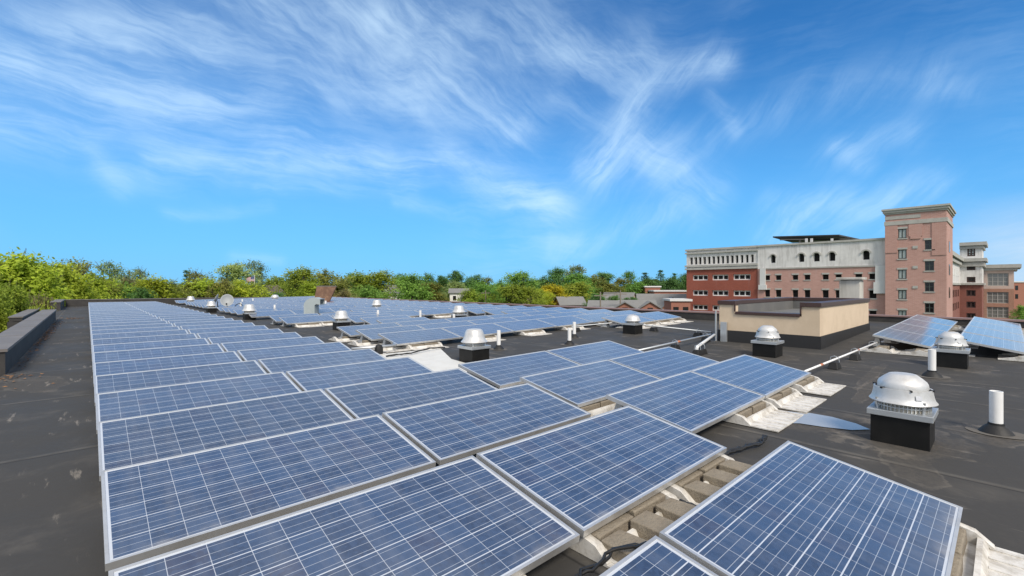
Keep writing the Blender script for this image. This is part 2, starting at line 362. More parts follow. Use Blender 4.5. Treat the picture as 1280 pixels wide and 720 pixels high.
def foliage_material():
    m = bpy.data.materials.new('foliage'); m.use_nodes = True; t = NT(m.node_tree); b = t.n['Principled BSDF']
    oi = t.new('ShaderNodeObjectInfo'); g = t.new('ShaderNodeNewGeometry')
    n = t.noise(g.outputs['Position'], .55, 4, .6); f = t.new('ShaderNodeTexWhiteNoise', noise_dimensions='3D')
    t.l.new(t.vm('SNAP', g.outputs['Position'], (.35, .35, .35)), f.inputs['Vector'])
    c = t.mix(t.ramp(n, .3, .7), (.62, .68, .62), (1.3, 1.25, 1.15))
    c = t.mix(1.0, oi.outputs['Color'], c, 'MULTIPLY')
    v = t.m('ADD', t.m('MULTIPLY', f.outputs['Value'], .34), .86)
    c = t.mix(1.0, c, t.comb(v, v, v), 'MULTIPLY')
    t.l.new(c, b.inputs['Base Color']); b.inputs['Roughness'].default_value = .65; b.inputs['Specular IOR Level'].default_value = .2
    tr = t.new('ShaderNodeBsdfTranslucent'); t.l.new(c, tr.inputs['Color'])
    mx = t.new('ShaderNodeMixShader'); mx.inputs[0].default_value = .5
    t.l.new(b.outputs[0], mx.inputs[1]); t.l.new(tr.outputs[0], mx.inputs[2]); t.l.new(mx.outputs[0], t.n['Material Output'].inputs['Surface'])
    return m

M = {}
M['roof'] = roof_material(); M['cells'] = cell_material(); M['leaf'] = foliage_material()
M['alu'] = mat('anodised_aluminium', (.68, .68, .67), .42, .75, var=.08, dirt=(.42, .40, .36), dirt_amt=.35, dirt_scale=5)
M['backsheet'] = mat('white_backsheet', (.55, .55, .54), .6)
M['tray'] = mat('white_plastic', (.66, .64, .60), .55, var=.05, dirt=(.27, .235, .18), dirt_amt=.72, dirt_scale=7, bump=.2, bscale=25)
M['leg'] = mat('grey_white_plastic', (.58, .57, .54), .5, var=.08, dirt=(.3, .27, .22), dirt_amt=.5, dirt_scale=6)
M['concrete'] = mat('weathered_concrete', (.25, .215, .165), .95, var=.35, vscale=9, bump=1, bscale=60, dirt=(.16, .13, .10), dirt_amt=.7, dirt_scale=5)
M['curb'] = mat('black_rubber_flashing', (.009, .009, .009), .45, spec=.25, var=.25, vscale=8, dirt=(.03, .028, .025), dirt_amt=.3, dirt_scale=3)
M['rubber'] = mat('black_rubber', (.011, .011, .011), .6, bump=.3, bscale=30)
M['spun'] = mat('spun_aluminium', (.66, .66, .65), .46, .5, var=.12, vscale=5, dirt=(.42, .40, .37), dirt_amt=.6, dirt_scale=5)
M['galv'] = mat('galvanised_sheet', (.55, .57, .58), .45, .8, var=.12, vscale=9)
M['galvpaint'] = mat('dull_galvanised_duct', (.42, .47, .47), .55, .35, var=.12, vscale=6)
M['mesh'] = mat('bird_screen', (.40, .37, .31), .7, .2, var=.3, vscale=30)
M['pvc'] = mat('white_pipe', (.78, .78, .77), .38, var=.03, dirt=(.6, .58, .53), dirt_amt=.25, dirt_scale=7)
M['silt'] = mat('dried_silt', (.115, .105, .092), .95, var=.3, vscale=7)
M['parapet'] = mat('parapet_membrane', (.033, .031, .030), .75, var=.25, vscale=2, bump=.3, bscale=8, dirt=(.075, .068, .06), dirt_amt=.5)
M['parcap'] = mat('parapet_cap', (.140, .126, .117), .6, var=.15, vscale=3, dirt=(.22, .2, .18), dirt_amt=.4)
M['capbrown'] = mat('brown_metal_cap', (.062, .034, .030), .45, .1, var=.12, vscale=2)
M['capedge'] = mat('dull_red_cap_edge', (.26, .17, .155), .6, var=.15)
M['tan'] = mat('tan_stucco', (.66, .53, .385), .9, var=.05, vscale=1.2, bump=.25, bscale=120, dirt=(.42, .32, .21), dirt_amt=.35, dirt_scale=1.2)
M['flash'] = mat('wall_flashing', (.021, .021, .022), .6, var=.25, vscale=3, bump=.4, bscale=5)
M['proof'] = mat('grey_roof_sheet', (.13, .13, .127), .75, var=.2, vscale=1.5, dirt=(.2, .19, .17), dirt_amt=.4)
M['chim'] = stained_material('stained_concrete', (.55, .53, .48), (.27, .25, .21), .7)
M['whitewall'] = stained_material('weathered_white_stucco', (.68, .665, .65), (.30, .285, .27), .66)
M['whitetrim'] = mat('white_trim', (.60, .60, .59), .7, var=.08)
M['graytrim'] = mat('grey_stone_trim', (.42, .41, .38), .8, var=.12, dirt=(.25, .24, .22), dirt_amt=.4, dirt_scale=.8)
M['brickred'] = brick_material('red_brick', (.30, .070, .042), (.25, .058, .036), (.30, .15, .11))
M['brickpink'] = brick_material('pink_brick', (.50, .285, .240), (.44, .24, .20), (.50, .35, .31))
M['brickwing'] = brick_material('brown_red_brick', (.25, .085, .062), (.21, .07, .05), (.28, .17, .14))
M['bricktan'] = brick_material('tan_brick', (.42, .22, .15), (.36, .18, .12), (.42, .3, .23))
M['glassdark'] = mat('dark_window', (.012, .012, .013), .12, spec=.5)
M['hole'] = mat('unlit_interior', (.010, .009, .009), .9)  # near-black sheets painted in for the dark inside the unglazed garage openings
M['glasslight'] = mat('curtained_window', (.40, .45, .43), .15, var=.1, vscale=2, coat=.6)
M['glassgrey'] = mat('grey_window_wall', (.18, .18, .17), .12, var=.3, vscale=.8, coat=.6)
M['frame'] = mat('dark_green_frame', (.06, .075, .07), .5)
M['wframe'] = mat('white_frame', (.72, .71, .69), .6)
M['hatchlid'] = mat('rusty_brown_lid', (.12, .062, .035), .55, .25, var=.5, vscale=2.2, dirt=(.32, .2, .12), dirt_amt=.7, dirt_scale=1.5)
M['hatchred'] = mat('red_oxide_curb', (.26, .07, .035), .7, var=.2)
M['dish'] = mat('grey_dish', (.27, .29, .30), .5, var=.06)
M['dark'] = mat('dark_steel', (.03, .03, .032), .5, .5)
M['orange'] = mat('orange_tape', (.48, .17, .08), .6)
M['cable'] = mat('black_cable', (.012, .012, .012), .5)
M['membrane'] = mat('white_roof_sheet', (.66, .65, .61), .55, var=.05, vscale=2, dirt=(.45, .43, .38), dirt_amt=.35, dirt_scale=2)
M['bark'] = mat('bark', (.085, .065, .05), .9, var=.3, vscale=4)
M['shingle'] = mat('grey_shingles', (.19, .19, .185), .9, var=.18, vscale=1.2)
M['shinglered'] = mat('brown_shingles', (.13, .10, .09), .9, var=.2, vscale=1.5)
M['housewhite'] = mat('white_siding', (.68, .67, .64), .8, var=.05)
M['housepink'] = mat('pale_siding', (.55, .42, .36), .8, var=.08)
M['housebrick'] = mat('house_brick', (.30, .13, .09), .9, var=.2, vscale=4)
M['pole'] = mat('weathered_pole', (.20, .17, .14), .9, var=.2)
M['polewhite'] = mat('painted_pole', (.62, .62, .60), .5)
M['litter'] = mat('dry_leaves', (.26, .13, .05), .9, var=.5, vscale=30)
M['decal'] = mat('rating_plate', (.50, .51, .53), .4, .3)
def water_mat():
    m = bpy.data.materials.new('puddle_water'); m.use_nodes = True; t = NT(m.node_tree); b = t.n['Principled BSDF']
    b.inputs['Base Color'].default_value = (.34, .33, .31, 1); b.inputs['Roughness'].default_value = .04; b.inputs['Specular IOR Level'].default_value = 1
    b.inputs['IOR'].default_value = 1.6
    return m
M['water'] = water_mat()
def ground_mat():
    m = bpy.data.materials.new('town_ground'); m.use_nodes = True; t = NT(m.node_tree); b = t.n['Principled BSDF']
    pos = t.new('ShaderNodeNewGeometry').outputs['Position']
    a = t.noise(pos, .03, 4, .5); n = t.noise(pos, .8, 5, .6)
    c = t.mix(n, (.045, .085, .02), (.09, .13, .035)); c = t.mix(t.ramp(a, .56, .6), c, (.07, .07, .068))
    t.l.new(c, b.inputs['Base Color']); b.inputs['Roughness'].default_value = .95
    return m
M['ground'] = ground_mat()
GZ = -9.5

# ------------------------------------------------------------------ ground and the roof we stand on
g = MB(); g.quad((-2500, -2500, GZ), (2500, -2500, GZ), (2500, 2500, GZ), (-2500, 2500, GZ))
tag(g.build('ground', M['ground']), kind='structure')

U_R1, U_R2, V_J, V_FAR = 17.8, 21.0, 4.2, 48.0        # right edge far and near, where it jogs, far edge
def build_roof():
    b = MB()
    def patch(u0, v0, u1, v1):
        nu = max(1, int((u1 - u0) / .8)); nv = max(1, int((v1 - v0) / 4)); n = len(b.v)
        for j in range(nv + 1):
            for i in range(nu + 1):
                u = u0 + (u1 - u0) * i / nu; v = v0 + (v1 - v0) * j / nv; b.v.append((u, v, roof_z(u)))
        for j in range(nv):
            for i in range(nu):
                a = n + j * (nu + 1) + i; b.face((a, a + 1, a + nu + 2, a + nu + 1))
    patch(-1.45, 11.9, U_R1 + .2, V_FAR + .2); patch(-6, -8, U_R1 + .2, 11.9); patch(U_R1 + .2, -8, U_R2 + .2, V_J)
    patch(-2.4, 29.5, -1.45, 41.0)
    o = b.build('roof', M['roof'], smooth=True); tag(o, kind='structure')
    w = MB()
    for (x0, y0, x1, y1) in ((-6, -8, -6, 11.85), (-6, 11.85, -1.65, 11.85), (-1.65, 11.85, -1.65, 29.5), (-1.65, 29.5, -2.55, 29.5), (-2.55, 29.5, -2.55, 41), (-2.55, 41, -1.75, 41), (-1.75, 41, -1.75, V_FAR + .35),
                             (-1.75, V_FAR + .35, U_R1 + .38, V_FAR + .35), (U_R1 + .38, V_FAR + .35, U_R1 + .38, V_J + .38), (U_R1 + .38, V_J + .38, U_R2 + .38, V_J + .38), (U_R2 + .38, V_J + .38, U_R2 + .38, -8), (U_R2 + .38, -8, -6, -8)):
        w.quad((x0, y0, GZ), (x1, y1, GZ), (x1, y1, -1.4), (x0, y0, -1.4), 0); w.quad((x0, y0, -1.4), (x1, y1, -1.4), (x1, y1, -.02), (x0, y0, -.02), 1)
    o = w.build('building_walls', [M['bricktan'], M['parapet']]); tag(o, 'brick outer walls of the flat-roofed building carrying the solar arrays', 'building')
build_roof()

def parapet(label, x0, y0, x1, y1, zt0, zt1=None, edge=None, capover=.03):
    """low wall along the roof edge from (x0,y0) to (x1,y1): body + cap, top height may run from zt0 to zt1"""
    zt1 = zt0 if zt1 is None else zt1
    root = thing('parapet_wall', label, 'parapet wall')
    along_u = (x1 - x0) > (y1 - y0)
    zz = (lambda x, y: zt0 + (zt1 - zt0) * ((x - x0) / (x1 - x0) if along_u else (y - y0) / (y1 - y0)))
    b = MB(); zb = -.6
    b.hexa([(x0, y0, zb), (x1, y0, zb), (x1, y1, zb), (x0, y1, zb)], [(x0, y0, zz(x0, y0) - .04), (x1, y0, zz(x1, y0) - .04), (x1, y1, zz(x1, y1) - .04), (x0, y1, zz(x0, y1) - .04)])
    b.build('wall', M['parapet'], root)
    c = MB(); e = capover
    P = [(x0 - e, y0 - e), (x1 + e, y0 - e), (x1 + e, y1 + e), (x0 - e, y1 + e)]
    zc = [zz(min(max(x, x0), x1), min(max(y, y0), y1)) for x, y in P]
    c.hexa([(x, y, z - .05) for (x, y), z in zip(P, zc)], [(x, y, z) for (x, y), z in zip(P, zc)])
    L = (x1 - x0) if along_u else (y1 - y0)
    for i in range(1, int(L / 3)):
        q = i * 3.0
        if along_u: z = zz(x0 + q, y0); c.box(x0 + q - .06, y0 - e - .003, z - .055, x0 + q + .06, y1 + e + .003, z + .004)
        else: z = zz(x0, y0 + q); c.box(x0 - e - .003, y0 + q - .06, z - .055, x1 + e + .003, y0 + q + .06, z + .004)
    c.build('cap', edge or M['parcap'], root)
    return root
parapet('low dark parapet wall with broad grey cap at left roof edge, nearest the camera', -1.45, 11.9, -1.05, 29.5, .45, .48)
parapet('short parapet return running left from near end of the left parapet', -6, 11.9, -1.49, 12.3, .44)
parapet('stretch of left parapet set back outwards beyond the near parapet', -2.5, 29.55, -2.1, 40.9, .20)
parapet('far left corner parapet stub with a squared dark end', -1.7, 41.0, -1.25, 48.3, .55)
parapet('dark parapet along the far roof edge in front of the trees', -1.2, V_FAR, U_R1 - .05, V_FAR + .35, .53, .47)
parapet('long right parapet with reddish cap edge behind the far solar array', U_R1, V_J + .42, U_R1 + .35, V_FAR + .35, .54, .47, M['capedge'])
parapet('parapet jog hidden behind the tan penthouse', U_R1, V_J, U_R2 - .05, V_J + .35, .52, .5, M['capedge'])
parapet('right parapet with reddish cap edge in front of the brick tower', U_R2, -8, U_R2 + .35, V_J + .35, .50, .50, M['capedge'])

# ------------------------------------------------------------------ solar panels
PD, TILT = .992, R(10.43)
def panel_meshes(Wp):
    fw, ft = .016, .042
    gl = MB(); n = 0
    x0, y0, x1, y1 = fw, fw, Wp - fw, PD - fw
    gl.box(x0, y0, ft - .010, x1, y1, ft - .004, 0)
    me_g = gl.mesh('glass', [M['cells']])
    mx, my = .030, .026
    uvl = me_g.uv_layers.new(name='UVMap')
    for lp in me_g.loops:
        co = me_g.vertices[lp.vertex_index].co
        uvl.data[lp.index].uv = ((co.x - mx) / ((Wp - 2 * mx) / 12), (co.y - my) / ((PD - 2 * my) / 6))
    fr = MB()
    fr.box(0, 0, 0, Wp, fw, ft); fr.box(0, PD - fw, 0, Wp, PD, ft); fr.box(0, fw, 0, fw, PD - fw, ft); fr.box(Wp - fw, fw, 0, Wp, PD - fw, ft)
    me_f = fr.mesh('frame', [M['alu']])
    # one mesh of both for panels too far to show parts
    j = MB(); j.box(x0, y0, ft - .010, x1, y1, ft - .004, 0)
    j.cur = 1; j.box(0, 0, 0, Wp, fw, ft); j.box(0, PD - fw, 0, Wp, PD, ft); j.box(0, fw, 0, fw, PD - fw, ft); j.box(Wp - fw, fw, 0, Wp, PD - fw, ft)
    me_j = j.mesh('solar_module', [M['cells'], M['alu']])
    uvl = me_j.uv_layers.new(name='UVMap')
    for lp in me_j.loops:
        co = me_j.vertices[lp.vertex_index].co
        uvl.data[lp.index].uv = ((co.x - mx) / ((Wp - 2 * mx) / 12), (co.y - my) / ((PD - 2 * my) / 6))
    return me_g, me_f, me_j
PM = {'wide': panel_meshes(1.956), 'std': panel_meshes(1.89)}
LOW = .12                                              # height of the low edge's underside above the roof
def leg_mesh():
    b = MB(); h = LOW + math.sin(TILT) * .93 - .008
    b.hexa([(-.10, -.06, 0), (.10, -.06, 0), (.10, .09, 0), (-.10, .09, 0)], [(-.035, -.03, h), (.035, -.03, h), (.035, .03, h + .01), (-.035, .03, h + .01)])
    b.box(-.14, -.2, 0, .14, .16, .012)
    return b.mesh('leg', [M['leg']])
LEG = leg_mesh()
rj = random.Random(3)
def panel(kind, u, v, label, group, far=False, dz=0.0):
    """panel whose low left corner stands at (u, v); it rises away from the camera"""
    Wp = 1.956 if kind == 'wide' else 1.89
    g_, f_, j_ = PM[kind]
    slope = math.atan2(roof_z(u + Wp) - roof_z(u), Wp)
    til = TILT + R(rj.uniform(-.18, .18))
    z = roof_z(u) + LOW + dz + rj.uniform(-.004, .004)
    if far:
        o = link('solar_module', j_); o.location = (u, v, z); o.rotation_euler = (til, -slope, 0)
        return tag(o, label, 'solar panel', group)
    root = thing('solar_module', label, 'solar panel', (u, v, z), 0, group); root.rotation_euler = (til, -slope, 0)
    link('glass', g_, root); link('frame', f_, root)
    inv = root.matrix_basis.copy(); 
    mw = Matrix.Translation(root.location) @ root.rotation_euler.to_matrix().to_4x4()
    for x in (.22, Wp - .22):
        l = link('leg', LEG, root)
        wx, wy = u + x, v + .93 * math.cos(TILT)
        l.matrix_parent_inverse = Matrix.Identity(4)
        l.matrix_basis = mw.inverted() @ Matrix.Translation((wx, wy, roof_z(wx)))
    return root
# array on the left: two columns, rows going away from the camera
A_U, A_V, A_P = .066, 1.6257, 1.4418
for k in range(-1, 31):
    for c in (0, 1):
        side = 'left' if c == 0 else 'right'
        lab = f'blue solar panel, {side} column of long left array, {ordn(k + 2)} row from camera'
        panel('wide', A_U + c * 1.9936, A_V + k * A_P if k >= 0 else .185, lab, 'solar panels of the long left array', far=k > 14)
# six panels right of it
B_U, B_V, B_P = 4.207, 2.03, 1.375
for k in range(3):
    for c in (0, 1):
        panel('wide', B_U + c * 1.9936, B_V + k * B_P, f'{"left" if c == 0 else "right"} solar panel in {ordn(k + 1)} row of the small six-panel block', 'solar panels of the middle block')
# large array far right
D_U, D_V, D_P, D_C = 5.38, 9.80, 1.307, 1.906
SKIP = {(3, 0), (4, 0), (5, 0), (8, 0), (9, 0), (11, 0), (16, 0), (17, 0), (9, 1), (8, 1), (3, 2), (4, 2), (5, 2), (3, 3), (4, 3), (5, 3), (10, 3), (11, 2), (17, 3), (18, 3), (25, 0), (26, 0)}
for j in range(-1, 29):
    n = 0
    for k in range(6):
        if (j, k) in SKIP or (j == -1 and k < 4): continue
        n += 1
        du = .7 if (j, k) == (10, 0) else 0
        dv = .30 if j in (6, 7) and k == 0 else 0
        panel('std', D_U + k * D_C + (du if False else 0), D_V + j * D_P + dv, f'blue solar panel, {ordn(n)} from left in {ordn(j + 2)} row of far array', 'solar panels of the large far array', far=j > 9)
for i in range(4):
    panel('std', 12.83 + i * 1.906, 1.03, f'glaring solar panel, {ordn(i + 1)} along the short row right of the tan penthouse', 'solar panels of the two right-hand rows')
    panel('std', 12.95 + i * 1.906, -.31, f'white glaring solar panel, {ordn(i + 1)} along the row at the right edge', 'solar panels of the two right-hand rows')

# ------------------------------------------------------------------ ballast trays and blocks
def tray_mesh():
    b = MB()
    b.box(-.46, -.40, 0, .46, .45, .012)
    for i in range(7): b.box(-.42 + i * .135, -.395, .012, -.39 + i * .135, -.1, .018)
    for s in (-1, 1):                                   # curved cheeks that carry the front edge
        for (y0, y1, h0, h1) in ((-.12, -.04, .02, .085), (-.04, .10, .085, LOW - .006), (.10, .26, LOW - .006, .06), (.26, .40, .06, .03)):
            x0, x1 = sorted((s * .46, s * .40))
            b.hexa([(x0, y0, .012), (x1, y0, .012), (x1, y1, .012), (x0, y1, .012)], [(x0, y0, h0), (x1, y0, h0), (x1, y1, h1), (x0, y1, h1)])
    b.hexa([(-.40, -.10, .012), (.40, -.10, .012), (.40, -.05, .012), (-.40, -.05, .012)], [(-.40, -.075, .06), (.40, -.075, .06), (.40, -.05, .06), (-.40, -.05, .06)])
    return b.mesh('ballast_tray', [M['tray']])
TRAY = tray_mesh()
def block_mesh(seed):
    r = random.Random(seed); b = MB(); q = lambda: r.uniform(-.008, .008)
    x, y, h = .19, .095, .085
    b.hexa([(-x + q(), -y + q(), 0), (x + q(), -y + q(), 0), (x + q(), y + q(), 0), (-x + q(), y + q(), 0)], [(-x + q(), -y + q(), h + q()), (x + q(), -y + q(), h + q()), (x + q(), y + q(), h + q()), (-x + q(), y + q(), h + q())])
    return b.mesh('concrete_block', [M['concrete']])
BLK = [block_mesh(i) for i in range(4)]
rb = random.Random(11)
def tray(u, v, where, blocks=2, grp='white ballast trays under the panels', wide=1):
    o = link('ballast_tray', TRAY); o.location = (u, v, roof_z(u) + .003); o.scale = (wide, 1, 1)
    tag(o, f'white tray {where}', 'ballast tray', grp)
    names = {0: 'left', 1: 'right'} if blocks == 2 else {0: 'left', 1: 'middle', 2: 'right'}
    for i in range(blocks):
        c = link('concrete_block', BLK[rb.randrange(4)])
        x = u + (i - (blocks - 1) / 2) * .40 * wide
        c.location = (x, v + .09 + rb.uniform(-.01, .01), roof_z(x) + .016); c.rotation_euler = (0, 0, rb.uniform(-.03, .03))
        b = c.modifiers.new('bevel', 'BEVEL'); b.width = .008; b.segments = 2
        tag(c, f'{names[i]} brown block in tray {where}', 'concrete block', 'concrete ballast blocks')
def block(u, v, rz, label, z=0.016):
    c = link('concrete_block', BLK[rb.randrange(4)]); c.location = (u, v, roof_z(u) + z); c.rotation_euler = (0, 0, rz)
    b = c.modifiers.new('bevel', 'BEVEL'); b.width = .008; b.segments = 2
    tag(c, label, 'concrete block', 'concrete ballast blocks')
# alley between the two nearest rows of the left array
for i, (u, w) in enumerate(((1.15, 1), (2.55, 1), (3.55, 1))):
    tray(u, A_V - .02, f'in the nearest alley, {ordn(i + 1)} from the left', 2)
    for q in range(3):
        block(u + (q - 1) * .30 * w, A_V - .24, R(90) + rb.uniform(-.06, .06), f'{("left", "middle", "right")[q]} cracked concrete block in the nearest alley before its {ordn(i + 1)} tray')
for i, u in enumerate((5.75, 6.75, 7.85)):
    tray(u, B_V - .02, f'below front of the six-panel block, {ordn(i + 1)} from left', 2)
for i, v in enumerate((B_V + B_P, B_V + 2 * B_P)):
    tray(B_U + .45, v, f'at the left end of the six-panel block, {("second", "third")[i]} row', 2)
for i in range(5):
    tray(D_U + .75 + i * D_C, D_V - .02, f'below front row of far array, {ordn(i + 1)} from left', 2)
for i in range(4):
    tray(D_U + 4 * D_C + .5 + i * 1.0, D_V - D_P - .02, f'below projecting far panels, {ordn(i + 1)} from the left', 2)
for i in range(2):
    tray(D_U + .75 + i * .95, D_V + 6 * D_P + .28, f'below separate row by the bell fan, {("left", "right")[i]} one', 2)
    tray(D_U + 2 * D_C + .9 + i * 1.9, D_V + 6 * D_P - .02, f'in the far gap behind the white pipe, {("left", "right")[i]} one', 2)
for i in range(4):
    tray(13.0 + i * 2.1, .98, f'under short row right of penthouse, {ordn(i + 1)} from camera', 2)
    tray(13.25 + i * 2.0, -.36, f'under right-edge row, {ordn(i + 1)} from camera', 2)
for i, v in enumerate((1.08, 1.72)):
    tray(12.72, v, f'at the near end of the short glaring row, {("front", "rear")[i]} one', 2, wide=.8)
tray(3.46, .16, 'under the front right corner of the nearest panel', 2)
for k in range(3): tray(D_U + .12, D_V + k * D_P + .25, f'at the left end of the far array, {ordn(k + 1)} row', 1)

# ------------------------------------------------------------------ exhaust fans
def fan(u, v, label, style, s=1.0, curb=.31, cw=.44, hi=True, rz=0):
    root = thing('roof_fan', label, 'exhaust fan', (u, v, roof_z(u)), rz, 'round metal exhaust fans on black curbs')
    h = cw / 2
    b = MB(); b.box(-h, -h, -.05, h, h, curb)
    b.build('curb', M['curb'], root, bevel=.006)
    c = MB(); e = h + .025; c.box(-e, -e, curb - .045, e, e, curb + .012); c.build('curb_cap', M['galv'], root, bevel=.004)
    z = curb + .012
    if style == 'wide':
        band, rim, up, dome = (.205, .075), [(.258, .070), (.264, .078), (.258, .087), (.247, .100), (.237, .130), (.231, .165), (.226, .208)], .208, [(.200, .185), (.200, .216), (.196, .250), (.186, .270), (.148, .306), (.106, .338), (.094, .341)]
    elif style == 'round':
        band, rim, up, dome = (.20, .075), [(.285, .070), (.290, .078), (.280, .088), (.262, .110), (.250, .14)], .14, [(.252, .135), (.247, .16), (.225, .205), (.190, .245), (.135, .275), (.06, .290)]
    else:
        band, rim, up, dome = (.19, .075), [(.272, .07), (.278, .078), (.270, .088), (.245, .115), (.225, .15), (.212, .19)], .19, [(.213, .185), (.205, .22), (.192, .27), (.172, .315), (.140, .338), (.08, .345)]
    m = MB(); r0 = band[0] * s
    m.lathe([(r0, z), (r0, z + band[1] * s)], 32, cap=False)
    m.build('screen', M['mesh'], root, smooth=True)
    if hi:
        w = MB()
        for k in range(44):
            a = 2 * math.pi * k / 44; w.box(r0 + .004, -.0035, z, r0 + .012, .0035, z + band[1] * s + .01, M=Matrix.Rotation(a, 4, 'Z'))
        w.lathe([(r0 + .002, z + .03), (r0 + .014, z + .03), (r0 + .014, z + .04), (r0 + .002, z + .04)], 32, cap=False)
        w.build('screen_wires', M['galv'], root)
    for k in range(4):
        p = MB(); a = math.pi / 4 + k * math.pi / 2; rr = r0 + .035
        p.tube([(rr * math.cos(a), rr * math.sin(a), z), (rr * 1.06 * math.cos(a), rr * 1.06 * math.sin(a), z + .11 * s)], .009, 6); p.build('strut', M['galv'], root)
    k = MB(); k.lathe([(r * s, z + q * s) for r, q in rim] + [(rim[-1][0] * s - .012, z + rim[-1][1] * s), (rim[-1][0] * s - .02, z + .09 * s), (.24 * s, z + .078 * s), (rim[0][0] * s, z + rim[0][1] * s)], 40, cap=False)
    k.build('skirt', M['spun'], root, smooth='auto')
    d = MB(); d.lathe([(r * s, z + q * s) for r, q in dome], 24 if style == 'wide' else 32); do = d.build('dome', M['spun'], root, smooth='auto')
    if style == 'wide':
        jn = MB(); jn.lathe([(.222 * s, z + .196 * s), (.195 * s, z + .197 * s)], 32, cap=False); jn.build('gap_shade', M['dark'], root)  # dark ring added to paint the shaded gap between skirt and dome
    if hi and style == 'wide':
        for q in range(6):
            a = q * math.pi / 3 + .4; x = MB(); rr = rim[-1][0] * s + .006
            x.box(-.03, -.006, z + up * s - .008, .008, .006, z + up * s + .008, M=Matrix.Rotation(a, 4, 'Z') @ Matrix.Translation((rr, 0, 0))); x.build('clip', M['dark'], root)
        pl = MB(); a0 = -2.62; rm = (.240 + .231) / 2 * s + .006
        for i in range(4):
            a, b2 = a0 + i * .055, a0 + (i + 1) * .055
            pl.quad((rm * 1.035 * math.cos(a), rm * 1.035 * math.sin(a), z + .130 * s), (rm * 1.035 * math.cos(b2), rm * 1.035 * math.sin(b2), z + .130 * s), (rm * .985 * math.cos(b2), rm * .985 * math.sin(b2), z + .172 * s), (rm * .985 * math.cos(a), rm * .985 * math.sin(a), z + .172 * s))
        if style == 'wide': pl.build('rating_plate', M['decal'], do)
    return root
fan(5.93, .69, 'large nearest round metal exhaust fan with wide skirt on a black curb', 'wide')
fan(11.40, .66, 'wide-skirted metal exhaust fan in front of the glaring right-hand panels', 'wide', .86)
fan(10.44, 3.38, 'domed metal exhaust fan before the tan penthouse', 'wide', .90)
fan(12.08, 7.65, 'shiny round exhaust fan standing before the right end of the far array', 'round', .84, cw=.42)
fan(5.80, 7.38, 'bell-shaped metal exhaust fan beside the white membrane sheet', 'bell', .98)
fan(6.50, 15.75, 'bell-shaped exhaust fan at the gap left of the far array', 'bell', 1.0, hi=False)
fan(5.46, 23.6, 'bell-shaped exhaust fan on a black curb, nearest of those beside the dishes', 'bell', 1.1, hi=False)
fan(5.25, 31.1, 'small exhaust fan on a black curb just left of the grey dishes', 'bell', 1.0, hi=False)
fan(6.0, 43.8, 'tiny exhaust fan farthest left, close to the far parapet', 'bell', 1.15, hi=False)
fan(11.6, 23.35, 'white exhaust fan amid the far panels right of the grey duct', 'bell', 1.05, hi=False)
fan(11.0, 15.0, 'white exhaust fan in the gap in the far array behind two pipes', 'bell', 1.0, hi=False)
fan(12.2, 44.0, 'small dome of an exhaust fan against the far parapet, right of the flagpole', 'round', 1.2, hi=False)

# ------------------------------------------------------------------ vent pipes
def vent(u, v, label, h=.44, r=.047, boot=True):
    root = thing('vent_pipe', label, 'vent pipe', (u, v, roof_z(u)), 0, 'white vent pipes with black boots')
    p = MB(); p.lathe([(r, 0), (r, h), (r - .006, h + .002), (r - .010, h - .002), (r - .010, h - .12)], 24, cap=True); p.build('pipe', M['pvc'], root, smooth='auto')
    if boot:
        b = MB(); b.lathe([(.135, .006), (.125, .02), (.098, .055), (r + .012, .085), (r + .010, .105), (r + .001, .106)], 24, cap=False); b.build('boot', M['rubber'], root, smooth='auto')
        s = MB(); n = 24; rr = random.Random(int(u * 100))
        s.v.append((0, 0, .005)); ph = rr.uniform(0, 6)
        for k in range(n):
            a = 2 * math.pi * k / n; q = .215 + .022 * math.sin(2 * a + ph) + rr.uniform(-.008, .008); s.v.append((q * math.cos(a), q * math.sin(a), .005))
        for k in range(n): s.face((0, 1 + k, 1 + (k + 1) % n))
        s.build('boot_flange', M['silt'], root)
vent(6.88, .06, 'white vent pipe at right edge beside the nearest round fan', .43, .052)
vent(10.02, .80, 'white vent pipe just left of the fan before the glaring panels', .44, .050)
vent(10.13, 8.31, 'white vent pipe between the far array and the middle block', .44)
vent(8.95, 7.5, 'white vent pipe half hidden behind the middle block of panels', .42)
vent(7.20, 8.22, 'white vent pipe just right of the bell fan by the white sheet', .45)
vent(9.7, 15.8, 'white pipe standing in the left end of the gap in the far array', .50, boot=False)
vent(10.0, 13.95, 'short white pipe just in front of the fan in the far array gap', .42)
vent(8.72, 17.45, 'white pipe poking up between panels right of the grey duct fan', .50, boot=False)
for (u, v, lab) in ((7.36, 26.6, 'tiny white pipe among far panels left of the grey duct'), (6.9, 31.85, 'tiny white pipe beside the black bent pipe'), (7.3, 41.9, 'tiny white pipe by the far parapet left of the dishes'), (8.55, 39.0, 'tiny white pipe below the flagpole'), (9.6, 40.4, 'tiny white pipe just right of the flagpole'), (11.2, 29.6, 'tiny white pipe between grey duct and roof hatch')):
    vent(u, v, lab, .5, .055, boot=False)

